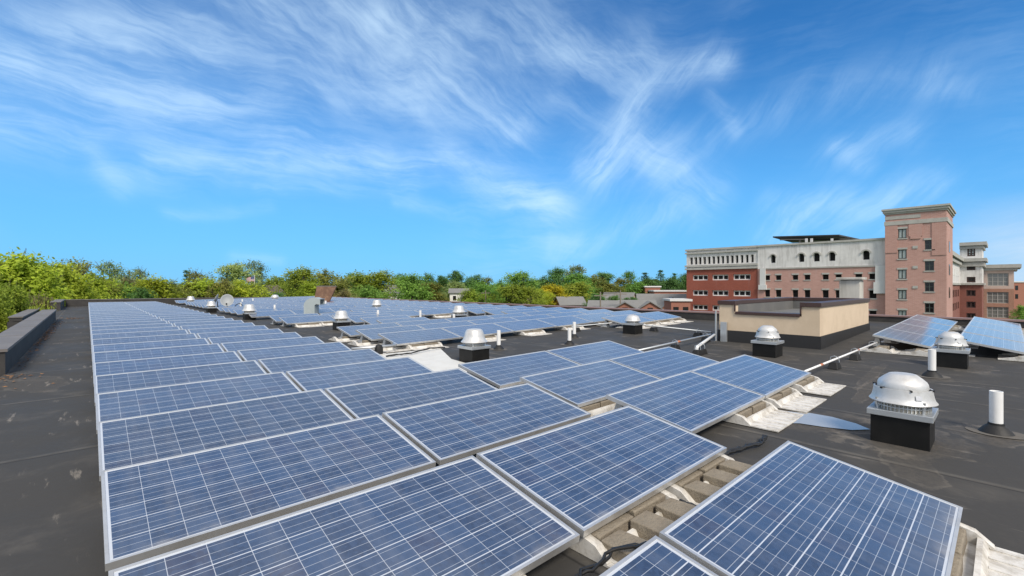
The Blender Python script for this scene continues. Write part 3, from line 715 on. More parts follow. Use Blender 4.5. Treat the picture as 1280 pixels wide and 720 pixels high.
# ------------------------------------------------------------------ penthouse, chimney, hatch, duct, dishes
def penthouse():
    root = thing('penthouse', 'low tan stucco rooftop penthouse with brown metal cap and black base', 'penthouse')
    u0, u1, v0, v1 = 12.12, 17.55, 2.84, 5.08
    zr, zn, zt, w = .86, .90, 1.17, .24
    zb = -.1
    fl = MB(); fz = .41
    fl.box(u0 - .03, v0 - .03, zb, u1 + .03, v1 + .03, fz); fl.build('base_flashing', M['flash'], root)
    a = MB()
    a.box(u0, v0, fz, u1, v0 + w, zt - .10); a.box(u0, v1 - w, fz, u1, v1, zt - .10); a.box(u1 - w, v0 + w, fz, u1, v1 - w, zt - .10)
    a.box(u0, v0 + w, fz, u0 + w, v1 - w, zn - .06); a.box(u0, v0 + w, zn - .06, u0 + w, v0 + w + .12, zt - .1); a.box(u0, v1 - w - .14, zn - .06, u0 + w, v1 - w, zt - .1)
    a.build('wall', M['tan'], root)
    rf = MB(); rf.box(u0 + w, v0 + w, fz, u1 - w, v1 - w, zr - .06)
    for (x0, y0, x1, y1) in ((u0 + w, v0 + w + .001, u1 - w, v0 + w + .02), (u0 + w, v1 - w - .02, u1 - w, v1 - w - .001), (u1 - w - .02, v0 + w + .02, u1 - w - .001, v1 - w - .02)): rf.box(x0, y0, zr - .06, x1, y1, zt - .09)
    rf.build('roof', M['proof'], root)
    c = MB(); e = .035
    c.box(u0 - e, v0 - e, zt - .10, u1 + e, v0 + w + e, zt); c.box(u0 - e, v1 - w - e, zt - .10, u1 + e, v1 + e, zt); c.box(u1 - w - e, v0 + w + e, zt - .10, u1 + e, v1 - w - e, zt)
    c.box(u0 - e, v0 + w + e, zt - .10, u0 + w + e, v0 + w + .15, zt); c.box(u0 - e, v1 - w - .17, zt - .10, u0 + w + e, v1 - w - e, zt)
    c.box(u0 - e, v0 + w + .15, zn - .07, u0 + w + e, v1 - w - .17, zn)
    c.box(u0 - e, v0 + w + .12, zn, u0 + .012, v0 + w + .15, zt - .10); c.box(u0 - e, v1 - w - .17, zn, u0 + .012, v1 - w - .14, zt - .10)
    c.build('metal_cap', M['capbrown'], root, bevel=.006)
penthouse()
def chimney():
    root = thing('chimney', 'pale stained concrete chimney with flat cap rising behind the penthouse', 'chimney', (18.95, 3.52, 0))
    b = MB(); b.box(-.30, -.27, -.3, .30, .29, 1.74); b.build('shaft', M['chim'], root, bevel=.01)
    c = MB(); c.box(-.38, -.35, 1.76, .38, .37, 1.84); c.box(-.27, -.24, 1.741, .27, .26, 1.76); c.build('cap', M['chim'], root, bevel=.01)
chimney()
def hatch():
    p = ond(404, 378, 33); root = thing('roof_hatch', 'open roof hatch with brown rusty lid tipped up', 'roof hatch', (p.x, p.y, roof_z(p.x)), -YAW)
    b = MB(); b.box(-.55, -.5, 0, .95, .6, .30); b.build('curb', M['hatchred'], root)
    l = MB(); Mx = Matrix.Translation((-.05, .1, .31)) @ Matrix.Rotation(R(68), 4, 'X')
    pts = lambda y, z: [Mx @ Vector(q) for q in ((-.62 , 0, z), (.5, 0, z), (.82, 1.12, z), (-.60, 1.12, z))]
    lo, hi2 = pts(0, 0), pts(0, .1); l.hexa(lo, hi2); lid = l.build('lid', M['hatchlid'], root)
    e = MB(); e.hexa([Mx @ Vector(q) for q in ((-.63, 1.121, -.02), (.85, 1.121, -.02), (.85, 1.17, -.02), (-.63, 1.17, -.02))], [Mx @ Vector(q) for q in ((-.63, 1.121, .12), (.85, 1.121, .12), (.85, 1.17, .12), (-.63, 1.17, .12))]); e.build('lid_rim', M['parcap'], root)
hatch()
def duct():
    p = ond(389.5, 391, 22.2); root = thing('duct_gooseneck', 'grey sheet-metal gooseneck duct curving to the right above the panels', 'duct', (p.x, p.y, roof_z(p.x)), -YAW)
    b = MB(); w = .27; prof = [(-w, 0), (-w, .66)]
    n = 8
    outer = [(-w + 0, 0), (-w, .55)] + [(-w + .52 - .52 * math.cos(i / n * math.pi / 2), .55 + .40 * math.sin(i / n * math.pi / 2)) for i in range(1, n + 1)] + [(.52, .86)]
    inner = [(w - .02, 0), (w - .02, .55)] + [(w - .02 + .10 * (1 - math.cos(i / n * math.pi / 2)), .55 + .07 * math.sin(i / n * math.pi / 2)) for i in range(1, n + 1)] + [(.52, .60)]
    N = len(outer)
    for s, fl in ((-.25, 0), (.25, 1)):
        for i in range(N - 1):
            q = [(outer[i][0], s, outer[i][1]), (inner[i][0], s, inner[i][1]), (inner[i + 1][0], s, inner[i + 1][1]), (outer[i + 1][0], s, outer[i + 1][1])]
            b.quad(*(q if not fl else q[::-1]))
    for prof, fl in ((outer, 0), (inner, 1)):
        for i in range(N - 1):
            q = [(prof[i][0], .25, prof[i][1]), (prof[i][0], -.25, prof[i][1]), (prof[i + 1][0], -.25, prof[i + 1][1]), (prof[i + 1][0], .25, prof[i + 1][1])]
            b.quad(*(q if fl else q[::-1]))
    b.build('elbow', M['galvpaint'], root, smooth='auto')
    f = MB(); f.box(-w - .03, -.28, 0, w + .01, .28, .12); f.build('base_flange', M['dark'], root)
    c = MB(); 
    for (x0, x1, z0, z1) in ((.50, .535, .58, .62), (.50, .535, .85, .89)): c.box(x0, -.27, z0, x1, .27, z1)
    c.build('outlet_flange', M['galv'], root)
duct()
def dish(px, py, d, face, label, s=1.0):
    p = ond(px, py, d); root = thing('satellite_dish', label, 'satellite dish', (p.x, p.y, roof_z(p.x)), face, 'grey satellite dishes on the far roof')
    m = MB(); m.tube([(0, 0, 0), (0, 0, .62 * s)], .025, 8); m.tube([(0, 0, .3), (-.28, .18, 0)], .014, 6); m.tube([(0, 0, .3), (.28, .18, 0)], .014, 6); m.build('mast', M['dark'], root)
    b = MB(); seg = 28
    for (k, off) in ((0, 0), (1, .012)):
        pass
    Mx = Matrix.Translation((0, -.05, .68 * s)) @ Matrix.Rotation(R(90 - 22), 4, 'X')
    pr = [(.01, .0), (.12, .008), (.22, .03), (.30, .06), (.36, .09), (.365, .088), (.36, .075), (.22, .012), (.1, -.012), (.01, -.016)]
    n0 = len(b.v); b.lathe([(r * s, z * s) for r, z in pr], seg, cap=False)
    b.v = [tuple(Mx @ Vector((x, y * 1.12, z))) for x, y, z in b.v]; b.build('reflector', M['dish'], root, smooth=True)
    a = MB(); a.tube([(0, -.03, .36 * s), (0, -.50 * s, .46 * s)], .014, 6); a.box(-.04, -.56 * s, .44 * s, .04, -.48 * s, .54 * s); a.build('feed_arm', M['dark'], root)
dish(284, 384, 27.5, -YAW + R(28), 'round grey satellite dish facing the camera beside small fans', .95)
dish(272, 384, 28.4, -YAW + R(-68), 'grey satellite dish turned edge-on to the left', .95)
p = ond(297, 385, 27)
b = MB(); rd = Vector((CS, -SN, 0))
pts = [Vector((p.x, p.y, roof_z(p.x))) + rd * x + Vector((0, 0, z)) for x, z in ((-.28, 0), (-.22, .2), (-.08, .42), (.10, .50), (.24, .44), (.29, .25), (.28, 0))]
tag(b.tube(pts, .022, 8) or b.build('bent_pipe', M['dark'], smooth=True), 'thin black bent pipe arching beside the satellite dishes', 'pipe')

# ------------------------------------------------------------------ conduits on rubber blocks
def conduit(pts, label, r=.026, tape=(), mat_=None):
    root = thing('conduit_run', label, 'conduit')
    b = MB(); b.tube(pts, r, 10); b.build('pipe', mat_ or M['galv'], root, smooth=True)
    for t in tape:
        a, c = Vector(pts[0]), Vector(pts[1]); q = a.lerp(c, t); e = (c - a).normalized() * .06
        k = MB(); k.tube([q - e, q + e], r + .003, 10); k.build('orange_tape', M['orange'], root, smooth=True)
def support(u, v, label, ax=0):
    root = thing('pipe_support', label, 'pipe support', (u, v, roof_z(u)), ax, 'black rubber blocks under the conduits')
    b = MB(); b.hexa([(-.13, -.08, 0), (.13, -.08, 0), (.13, .08, 0), (-.13, .08, 0)], [(-.085, -.055, .12), (.085, -.055, .12), (.085, .055, .12), (-.085, .055, .12)]); b.build('block', M['rubber'], root, bevel=.01)
    c = MB(); c.tube([(0, -.07, .12), (0, -.06, .20), (0, 0, .225), (0, .06, .20), (0, .07, .12)], .007, 6); c.build('strap', M['galv'], root)
zc = lambda u: roof_z(u) + .165
conduit([(8.2, 2.12, zc(8.2)), (13.2, 1.92, zc(13.2))], 'white conduit from the middle panels to the glaring row', .017, (.16, .62), M['pvc'])
support(9.75, 2.06, 'black rubber block under the right-hand white conduit, nearer one', R(-2)); support(11.05, 2.0, 'black rubber block under the right-hand white conduit, middle one', R(-2)); support(12.5, 1.95, 'black rubber block under the conduit at the glaring row')
conduit([(7.9, 5.12, zc(7.9)), (11.95, 5.24, zc(11.95))], 'grey conduit with orange tape running to the penthouse corner', .023, (.55,))
support(9.95, 5.18, 'black rubber block under the taped conduit, nearer one'); support(11.75, 5.28, 'black rubber block under the taped conduit beside the penthouse')
conduit([(11.95, 5.14, zc(11.95)), (9.62, 4.5, zc(9.6)), (9.55, 4.48, zc(9.6) - .02), (9.53, 4.47, .0)], 'white elbow conduit dropping into the roof left of the domed fan', .034, (), M['pvc'])
support(9.74, 4.46, 'black rubber block beside the white elbow pipe')
support(9.50, 4.44, 'low black collar block round the foot of the white elbow pipe')
conduit([(11.2, 9.3, zc(11.2)), (13.4, 9.0, zc(13.4)), (12.5, 5.45, zc(12.5))], 'grey conduit along the far array bending to the penthouse', .022)
support(13.3, 8.6, 'black rubber block hidden beside the shiny round fan', R(75)); support(13.05, 7.5, 'black rubber block under the far conduit right of the shiny fan', R(75)); support(12.55, 5.85, 'black rubber block under the far conduit close to the penthouse', R(75)); support(11.4, 9.26, 'black rubber block under the far conduit beside the front panels')
conduit([(4.25, 9.75, zc(4.2)), (5.25, 9.62, zc(5.2)), (5.35, 9.9, zc(5.3))], 'short grey conduit linking left and far arrays', .03)
b = MB(); b.box(12.03, 4.86, .05, 12.09, 5.02, .62); b.tube([(12.05, 5.14, .1), (12.05, 5.14, .9)], .025, 8)
tag(b.build('junction_box', M['galv'], bevel=.006), 'grey junction box and riser on the penthouse corner', 'junction box')
r_ = thing('drain_dome', 'round black strainer knob by the corner of the far array', 'drain', (4.83, 9.62, roof_z(4.83)))
b = MB(); b.lathe([(.085, 0), (.095, .05), (.09, .15), (.065, .21), (.02, .23)], 10); b.build('strainer', M['rubber'], r_, smooth='auto')
b = MB(); b.lathe([(.16, 0), (.16, .012), (.09, .014)], 20, cap=False); b.build('ring', M['tray'], r_)

def cable(pts, label, r=.012, n=1, seed=0):
    b = MB(); rr = random.Random(seed)
    for k in range(n):
        q = []
        for i in range(len(pts) - 1):
            a, c = Vector(pts[i]), Vector(pts[i + 1])
            for s in range(5):
                p = a.lerp(c, s / 5); q.append((p.x + rr.uniform(-.02, .02) * (n > 1 or .4), p.y + rr.uniform(-.02, .02) * (n > 1 or .4), max(.012, p.z + rr.uniform(0, .018))))
        q.append(pts[-1]); b.tube(q, r, 6)
    tag(b.build('cable', M['cable'], smooth=True), label, 'cable')
cable([(4.15, 1.72, .03), (4.45, 1.68, .03), (4.75, 1.60, .03), (4.98, 1.62, .05)], 'bundle of black cables lying on the roof behind the nearest right panel', .011, 4, 2)
cable([(1.45, 1.30, .11), (1.75, 1.42, .12), (2.05, 1.42, .13), (2.3, 1.34, .11)], 'black cable over the concrete blocks in the nearest alley', .009, 2, 5)
cable([(2.95, 1.5, .08), (3.0, 1.4, .05), (3.02, 1.25, .03), (3.1, 1.1, .03)], 'short black cable dropping between two blocks in the nearest alley', .014, 1, 6)
cable([(4.75, 9.1, .03), (5.3, 9.0, .05), (5.9, 9.2, .08), (6.4, 9.3, .05)], 'black cables trailing on the white sheet under the far array', .014, 3, 8)

# ------------------------------------------------------------------ flat things lying on the roof
def sheet(name, pts, m, z=.006, kind=None, label=None, cat=None):
    b = MB(); n = len(pts)
    b.v = [(u, v, roof_z(u) + z) for u, v in pts]; b.face(list(range(n)))
    o = b.build(name, m); return tag(o, label, cat, None, kind)
def blob(cx, cy, rx, ry, rot, seed, n=40, rough=.12):
    r = random.Random(seed); ph = [r.uniform(0, 6.3) for _ in range(4)]; out = []
    for k in range(n):
        a = 2 * math.pi * k / n; q = 1 + rough * (math.sin(2 * a + ph[0]) + .6 * math.sin(3 * a + ph[1]) + .4 * math.sin(5 * a + ph[2]) + .3 * math.sin(9 * a + ph[3]))
        x, y = rx * q * math.cos(a), ry * q * math.sin(a)
        out.append((cx + x * math.cos(rot) - y * math.sin(rot), cy + x * math.sin(rot) + y * math.cos(rot)))
    return out
sheet('white_sheet', [(4.16, 6.25), (4.75, 6.2), (5.45, 6.9), (5.60, 7.9), (6.3, 9.35), (4.7, 9.6), (4.15, 9.2)], M['membrane'], .006, None, 'white membrane sheet patched on the roof between the panel blocks', 'roof patch')
# puddle, a chain of silt shapes round it
pu = lambda q: [tuple(p) for p in q]
sheet('puddle', [(5.62, 1.74), (5.95, 1.88), (6.22, 1.79), (6.33, 1.6), (6.33, 1.36), (6.23, 1.12), (6.09, .97), (5.93, 1.10), (5.84, 1.33), (5.8, 1.55)], M['water'], .008, 'structure')
b = MB(); rl = random.Random(4)
for (cx, cy, sx, sy, n) in ((-.95, 23.5, .10, 3.0, 200), (-1.35, 11.3, .35, .25, 140), (-.95, 17.5, .08, 3, 90), (-1.9, 30, .3, .4, 80), (-1.2, 10.6, .3, .3, 20)):
    for k in range(n):
        x, y = cx + rl.gauss(0, sx), cy + rl.gauss(0, sy)
        if x < -1.0 and y > 11.85: x = -1.0 + abs(x + 1.0) * .6
        a = rl.uniform(0, 6.3); s = rl.uniform(.02, .045); dx, dy = s * math.cos(a), s * math.sin(a); z = rl.uniform(.006, .03)
        b.quad((x - dx, y - dy, z), (x + dy * .5, y - dx * .5, z + rl.uniform(-.004, .012)), (x + dx, y + dy, z), (x - dy * .5, y + dx * .5, z + rl.uniform(-.004, .012)))
tag(b.build('leaf_litter', M['litter']), 'brown dry leaves gathered along the foot of the left parapet', 'leaf litter', None, 'stuff')

# ------------------------------------------------------------------ buildings beyond the roof
def wall_with_holes(mb, org, ax, n, a0, a1, z0, z1, holes, depth=.3, mi=0):
    """vertical wall in the plane org + a*ax + z; holes (a0,z0,a1,z1) get reveals going inwards (-n)"""
    org, ax, n = Vector(org), Vector(ax), Vector(n)
    hs = [(max(a0, min(h[0], h[2])), max(z0, min(h[1], h[3])), min(a1, max(h[0], h[2])), min(z1, max(h[1], h[3]))) for h in holes]
    hs = [h for h in hs if h[2] - h[0] > .02 and h[3] - h[1] > .02]
    A = sorted({a0, a1, *[h[0] for h in hs], *[h[2] for h in hs]}); Z = sorted({z0, z1, *[h[1] for h in hs], *[h[3] for h in hs]})
    P = lambda a, z, d=0: tuple(org + ax * a + Vector((0, 0, z)) - n * d)
    fl = ax.cross(Vector((0, 0, 1))).dot(n) < 0
    def q(*p): mb.quad(*(p[::-1] if fl else p), mi)
    for i in range(len(Z) - 1):
        run = None
        for j in range(len(A) - 1):
            am, zm = (A[j] + A[j + 1]) / 2, (Z[i] + Z[i + 1]) / 2
            inside = any(h[0] < am < h[2] and h[1] < zm < h[3] for h in hs)
            if not inside: run = A[j] if run is None else run
            if run is not None and (inside or j == len(A) - 2):
                e = A[j] if inside else A[j + 1]
                q(P(run, Z[i]), P(e, Z[i]), P(e, Z[i + 1]), P(run, Z[i + 1])); run = None
    for h in hs:
        q(P(h[0], h[1]), P(h[0], h[1], depth), P(h[2], h[1], depth), P(h[2], h[1]))
        q(P(h[0], h[3], depth), P(h[0], h[3]), P(h[2], h[3]), P(h[2], h[3], depth))
        q(P(h[0], h[1], depth), P(h[0], h[1]), P(h[0], h[3]), P(h[0], h[3], depth))
        q(P(h[2], h[1]), P(h[2], h[1], depth), P(h[2], h[3], depth), P(h[2], h[3]))
    return hs
def window(parent, u, h, fm, pm, depth=.3, fw=.1, mull=0, trans=0, sill=None, arch=None):
    """window in a wall facing -X (plane x=u); h = (y0,z0,y1,z1)"""
    y0, z0, y1, z1 = h
    f = MB(); x0, x1 = u + depth - .12, u + depth - .02
    f.box(x0, y0, z0, x1, y0 + fw, z1); f.box(x0, y1 - fw, z0, x1, y1, z1); f.box(x0, y0 + fw, z0, x1, y1 - fw, z0 + fw); f.box(x0, y0 + fw, z1 - fw, x1, y1 - fw, z1)
    for i in range(mull):
        c = y0 + (y1 - y0) * (i + 1) / (mull + 1); f.box(x0, c - fw / 2, z0 + fw, x1, c + fw / 2, z1 - fw)
    for i in range(trans):
        c = z0 + (z1 - z0) * (i + 1) / (trans + 1); f.box(x0 + .01, y0 + fw, c - fw / 3, x1 - .01, y1 - fw, c + fw / 3)
    o = f.build('window', fm, parent)
    p = MB(); p.quad((u + depth - .05, y1 - fw, z0 + fw), (u + depth - .05, y0 + fw, z0 + fw), (u + depth - .05, y0 + fw, z1 - fw), (u + depth - .05, y1 - fw, z1 - fw)); p.build('pane', pm, o)
    if sill:
        s = MB(); s.box(u - .08, y0 - .12, z0 - .16, u + .04, y1 + .12, z0 - .003); s.box(u - .06, y0 - .12, z1 + .003, u + .04, y1 + .12, z1 + .28); s.build('sill_and_lintel', sill, o)
    return o
def rect(u, x0, y0, x1, y1):
    """photo rectangle on the plane x = u -> (y0, z0, y1, z1)"""
    a, zt0 = on_u(x0, y0, u); b_, zt1 = on_u(x1, y0, u)
    _, zb0 = on_u(x0, y1, u); _, zb1 = on_u(x1, y1, u)
    return (min(a, b_), (zb0 + zb1) / 2, max(a, b_), (zt0 + zt1) / 2)
def flatz(hs):
    """give the windows of one storey the same sill and head"""
    z0 = sum(h[1] for h in hs) / len(hs); z1 = sum(h[3] for h in hs) / len(hs)
    return [(h[0], z0, h[2], z1) for h in hs]
UG = 93.0
def garage():
    root = thing('parking_garage', 'long parking garage with red brick left wing, pink brick middle and white top storey', 'garage building')
    Z = lambda x, y: (840 + x / 4.571, 280 + y / 4.571)
    rc = lambda x0, y0, x1, y1: rect(UG, *Z(x0, y0), *Z(x1, y1))
    vL, _ = on_u(858.2, 330, UG); vM, _ = on_u(947.5, 330, UG); vR, _ = on_u(1107, 330, UG)
    zt, zm = 8.6, 4.35                                   # roof line and bottom of the white storey
    zt = on_u(905, 311.5, UG)[1]; ztM = on_u(1030, 304, UG)[1]; zm = on_u(905, 336.3, UG)[1]; zmM = on_u(1030, 334.2, UG)[1]
    # left wing
    lo = flatz([rc(x, 183, x + 16.5, 227) for x in (102, 127, 151, 177, 203, 229, 255, 281, 308, 335, 362, 391, 420, 450)])
    w = MB(); hw = wall_with_holes(w, (UG, 0, 0), (0, 1, 0), (-1, 0, 0), vM, vL, zm, zt, lo, .5)
    w.quad((UG, vL, zm), (UG + 38, vL, zm), (UG + 38, vL, zt), (UG, vL, zt)); w.build('upper_wall', M['whitewall'], root)
    for h in hw: window(root, UG, h, M['wframe'], M['hole'], .5, .07)
    rows = []
    for y in ((289, 321), (379, 411), (465, 496), (551, 582)): rows += flatz([rc(x0, y[0], x1, y[1]) for x0, x1 in ((117, 205), (229, 322), (349, 449))])
    w = MB(); hw = wall_with_holes(w, (UG, 0, 0), (0, 1, 0), (-1, 0, 0), vM, vL, GZ, zm, rows, .5)
    w.quad((UG, vL, GZ), (UG + 38, vL, GZ), (UG + 38, vL, zm), (UG, vL, zm)); w.build('brick_wall', M['brickred'], root)
    for h in hw: window(root, UG, h, M['wframe'], M['hole'], .42, .2, mull=2)
    # middle part
    ar = [rc(x0, yt, x1, yb) for x0, x1, yt, yb in ((565, 593, 175, 222), (725, 757, 169, 217), (809, 845, 165, 215), (898, 934, 160, 212), (1090, 1130, 152, 206))]
    ar = flatz(ar)
    w = MB(); hw = wall_with_holes(w, (UG - .15, 0, 0), (0, 1, 0), (-1, 0, 0), vR - 3, vM, zmM, ztM, ar, .6); w.quad((UG - .15, vM, zmM), (UG + .6, vM, zmM), (UG + .6, vM, ztM), (UG - .15, vM, ztM)); w.build('upper_wall', M['whitewall'], root)
    for h in hw:
        o = window(root, UG - .15, h, M['wframe'], M['hole'], .6, .06)
        yc, rr = (h[0] + h[2]) / 2, (h[2] - h[0]) / 2; hd = MB(); N = 10; zs = h[3] - rr
        for i in range(N):                               # moulded arch round the head, and the corners that make the opening round
            a, c = math.pi * i / N, math.pi * (i + 1) / N
            P = lambda r_, t_, x: (x, yc + r_ * math.cos(t_), zs + r_ * math.sin(t_))
            hd.hexa([P(rr, a, UG - .33), P(rr * 1.5, a, UG - .33), P(rr * 1.5, c, UG - .33), P(rr, c, UG - .33)], [P(rr, a, UG - .155), P(rr * 1.5, a, UG - .155), P(rr * 1.5, c, UG - .155), P(rr, c, UG - .155)])
            q0 = (yc + (rr if a < math.pi / 2 - .01 else -rr)); 
            hd.quad((UG - .12, q0, h[3]), P(rr, a, UG - .12), P(rr, c, UG - .12), (UG - .12, q0, h[3]))
        hd.build('arch', M['graytrim'], o)
    rows = []
    xs = ((532, 561), (594, 625), (690, 722), (758, 791), (861, 896), (935, 970), (1048, 1087), (1128, 1169))
    for y0, y1 in ((289, 318), (377, 420), (485, 520), (575, 612)): rows += flatz([rc(x0, y0, x1, y1) for x0, x1 in xs])
    w = MB(); hw = wall_with_holes(w, (UG - .15, 0, 0), (0, 1, 0), (-1, 0, 0), vR - 3, vM, GZ, zmM, rows, .55); w.build('brick_wall', M['brickpink'], root)
    for h in hw: window(root, UG - .15, h, M['frame'], M['hole'], .55, .06, sill=M['graytrim'])
    rf = MB(); rf.quad((UG, vR, zt - .8), (UG + 38, vR, zt - .8), (UG + 38, vL, zt - .8), (UG, vL, zt - .8)); rf.quad((UG + 38, vL, GZ), (UG + 38, vR, GZ), (UG + 38, vR, zt), (UG + 38, vL, zt)); rf.build('roof', M['proof'], root)
    c = MB()
    c.box(UG - .28, vM + .01, zt - .02, UG + .5, vL + .2, zt + .35); c.box(UG - .3, vM + .01, zt - .65, UG - .003, vL + .25, zt - .35)
    c.box(UG - .32, vM + .01, zm + .55, UG - .003, vL + .28, zm + .95); c.box(UG - .3, vM + .01, zm - .02, UG - .004, vL + .25, zm + .35)
    c.box(UG - .35, vR - 3, ztM - .01, UG + .3, vM, ztM + .3); c.box(UG - .28, vR - 3, zmM - .1, UG - .155, vM - .4, zmM + .15)
    c.build('cornice', M['graytrim'], root)
    d = MB()
    d.box(UG - .45, vM - 1.4, zmM - 3, UG - .16, vM - .45, zmM + .1); d.box(UG - .55, vM - 1.6, zmM - 3.9, UG - .16, vM - .25, zmM - 3.003)
    d.build('pilaster', M['whitetrim'], root); d = MB()
    y2 = on_u(1103.5, 340, UG)[0]; d.box(UG - .45, y2 - .7, zmM - 2.6, UG - .16, y2 + .9, zmM + .1); d.box(UG - .55, y2 - .9, zmM - 4.4, UG - .16, y2 + 1.1, zmM - 2.603)
    d.build('pilaster', M['whitetrim'], root)
    # solar canopy on the roof deck
    cr = thing('solar_canopy', 'flat dark solar canopy on posts above the garage roof', 'solar canopy')
    dpt = 100.0
    a, b2, e = ond(966, 299, dpt), ond(1040, 296, dpt), Vector((1, 0, 0)) * 16
    k = MB(); pts = [ond(966, 297.0, 102), ond(1049, 294.8, 96), ond(1079, 301.0, 112), ond(991, 303.6, 118)]
    k.hexa(pts, [p + Vector((0, 0, .28)) for p in pts]); k.build('panel_deck', M['dark'], cr)
    for (x, dd) in ((1008, 97), (1014.5, 96), (1040, 96), (1000, 106)):
        q = ond(x, 299, dd); t = MB(); t.box(q.x - .2, q.y - .2, zt - 1, q.x + .2, q.y + .2, q.z + .15); t.build('post', M['whitetrim'], cr)
    t = MB(); p0, p1 = ond(975, 299, 100), ond(1062, 298.5, 98); t.tube([p0 + Vector((0, 0, -.12)), p1 + Vector((0, 0, -.12))], .15, 6); t.build('beam', M['dark'], cr)
garage()
UT = 92.0
def tower():
    root = thing('brick_tower', 'tall pink brick tower with stone cornice and two staggered window columns', 'tower')
    Z = lambda x, y: (840 + x / 2.909, 240 + y / 2.909)
    v0, _ = on_u(1183.2, 330, UT); v1, _ = on_u(1106.5, 330, UT); zt = on_u(1145, 263.5, UT)[1]; u1 = UT + 11.5
    L = [rect(UT, *Z(822, y0), *Z(853, y1)) for y0, y1 in ((134, 168), (209, 243), (282, 316), (356, 390), (430, 464))]
    Rr = [rect(UT, *Z(919, y0), *Z(953, y1)) for y0, y1 in ((174, 209), (251, 286), (328, 362), (404, 439), (482, 517))]
    zc = zt - 1.3
    w = MB(); hw = wall_with_holes(w, (UT, 0, 0), (0, 1, 0), (-1, 0, 0), v0, v1, GZ, zt, L + Rr, .3)
    w.quad((u1, v0, GZ), (UT, v0, GZ), (UT, v0, zt), (u1, v0, zt)); w.quad((UT, v1, GZ), (u1, v1, GZ), (u1, v1, zt), (UT, v1, zt)); w.quad((u1, v1, GZ), (u1, v0, GZ), (u1, v0, zt), (u1, v1, zt))
    w.build('wall', M['brickpink'], root)
    for h in L: window(root, UT, h, M['frame'], M['glasslight'], .22, .13, mull=1, sill=M['graytrim'])
    for h in Rr: window(root, UT, h, M['frame'], M['glassdark'], .26, .1, mull=1, trans=1, sill=M['graytrim'])
    c = MB()
    for (e, za, zb) in ((.12, -.25, .0), (.28, .0, .35), (.42, .35, .62)): c.box(UT - e, v0 - e, zt + za, u1 + e, v1 + e, zt + zb)
    zb2 = on_u(1145, 277, UT)[1]; c.box(UT - .12, v0 - .12, zb2 - .3, u1 + .12, v1 + .12, zb2 + .3)
    c.build('cornice', M['graytrim'], root)
    s = MB(); s.box(UT - .08, v0 - .003, zb2 - 5.2, UT - .004, v0 + 1.6, zb2 - .31); s.build('pilaster', M['brickpink'], root); s = MB(); y = on_u(1144.5, 300, UT)[0]; s.box(UT - .08, y - .8, zb2 - 2.2, UT - .004, y + .8, zb2 - .31); s.box(UT - .12, y - .6, zb2 - 2.6, UT - .004, y + .6, zb2 - 2.21)
    s.build('pilaster', M['brickpink'], root); s = MB(); s.box(UT - .08, v1 - 1.5, zb2 - 4.6, UT - .004, v1 + .02, zb2 - .31); s.build('pilaster', M['brickpink'], root)
    for z in (zt - 5, zt - 8.5, zt - 12):
        q = MB(); q.box(UT + 4, v0 - .06, z - 1.2, UT + 5.6, v0 + .002, z + .4); q.build('window', M['glassdark'], root)
    for (x, y) in ((1144, 309), (1144, 334), (1144, 359)):
        q = MB(); yy, zz = on_u(x, y, UT); q.box(UT - .08, yy - .3, zz - .2, UT - .003, yy + .3, zz + .2); q.build('vent_grille', M['graytrim'], root)
    q = MB(); yy, zz = on_u(1128, 271.5, UT); q.box(UT - .06, yy - 2.1, zz - .25, UT - .003, yy + 2.1, zz + .25); q.build('vent_grille', M['graytrim'], root)
tower()
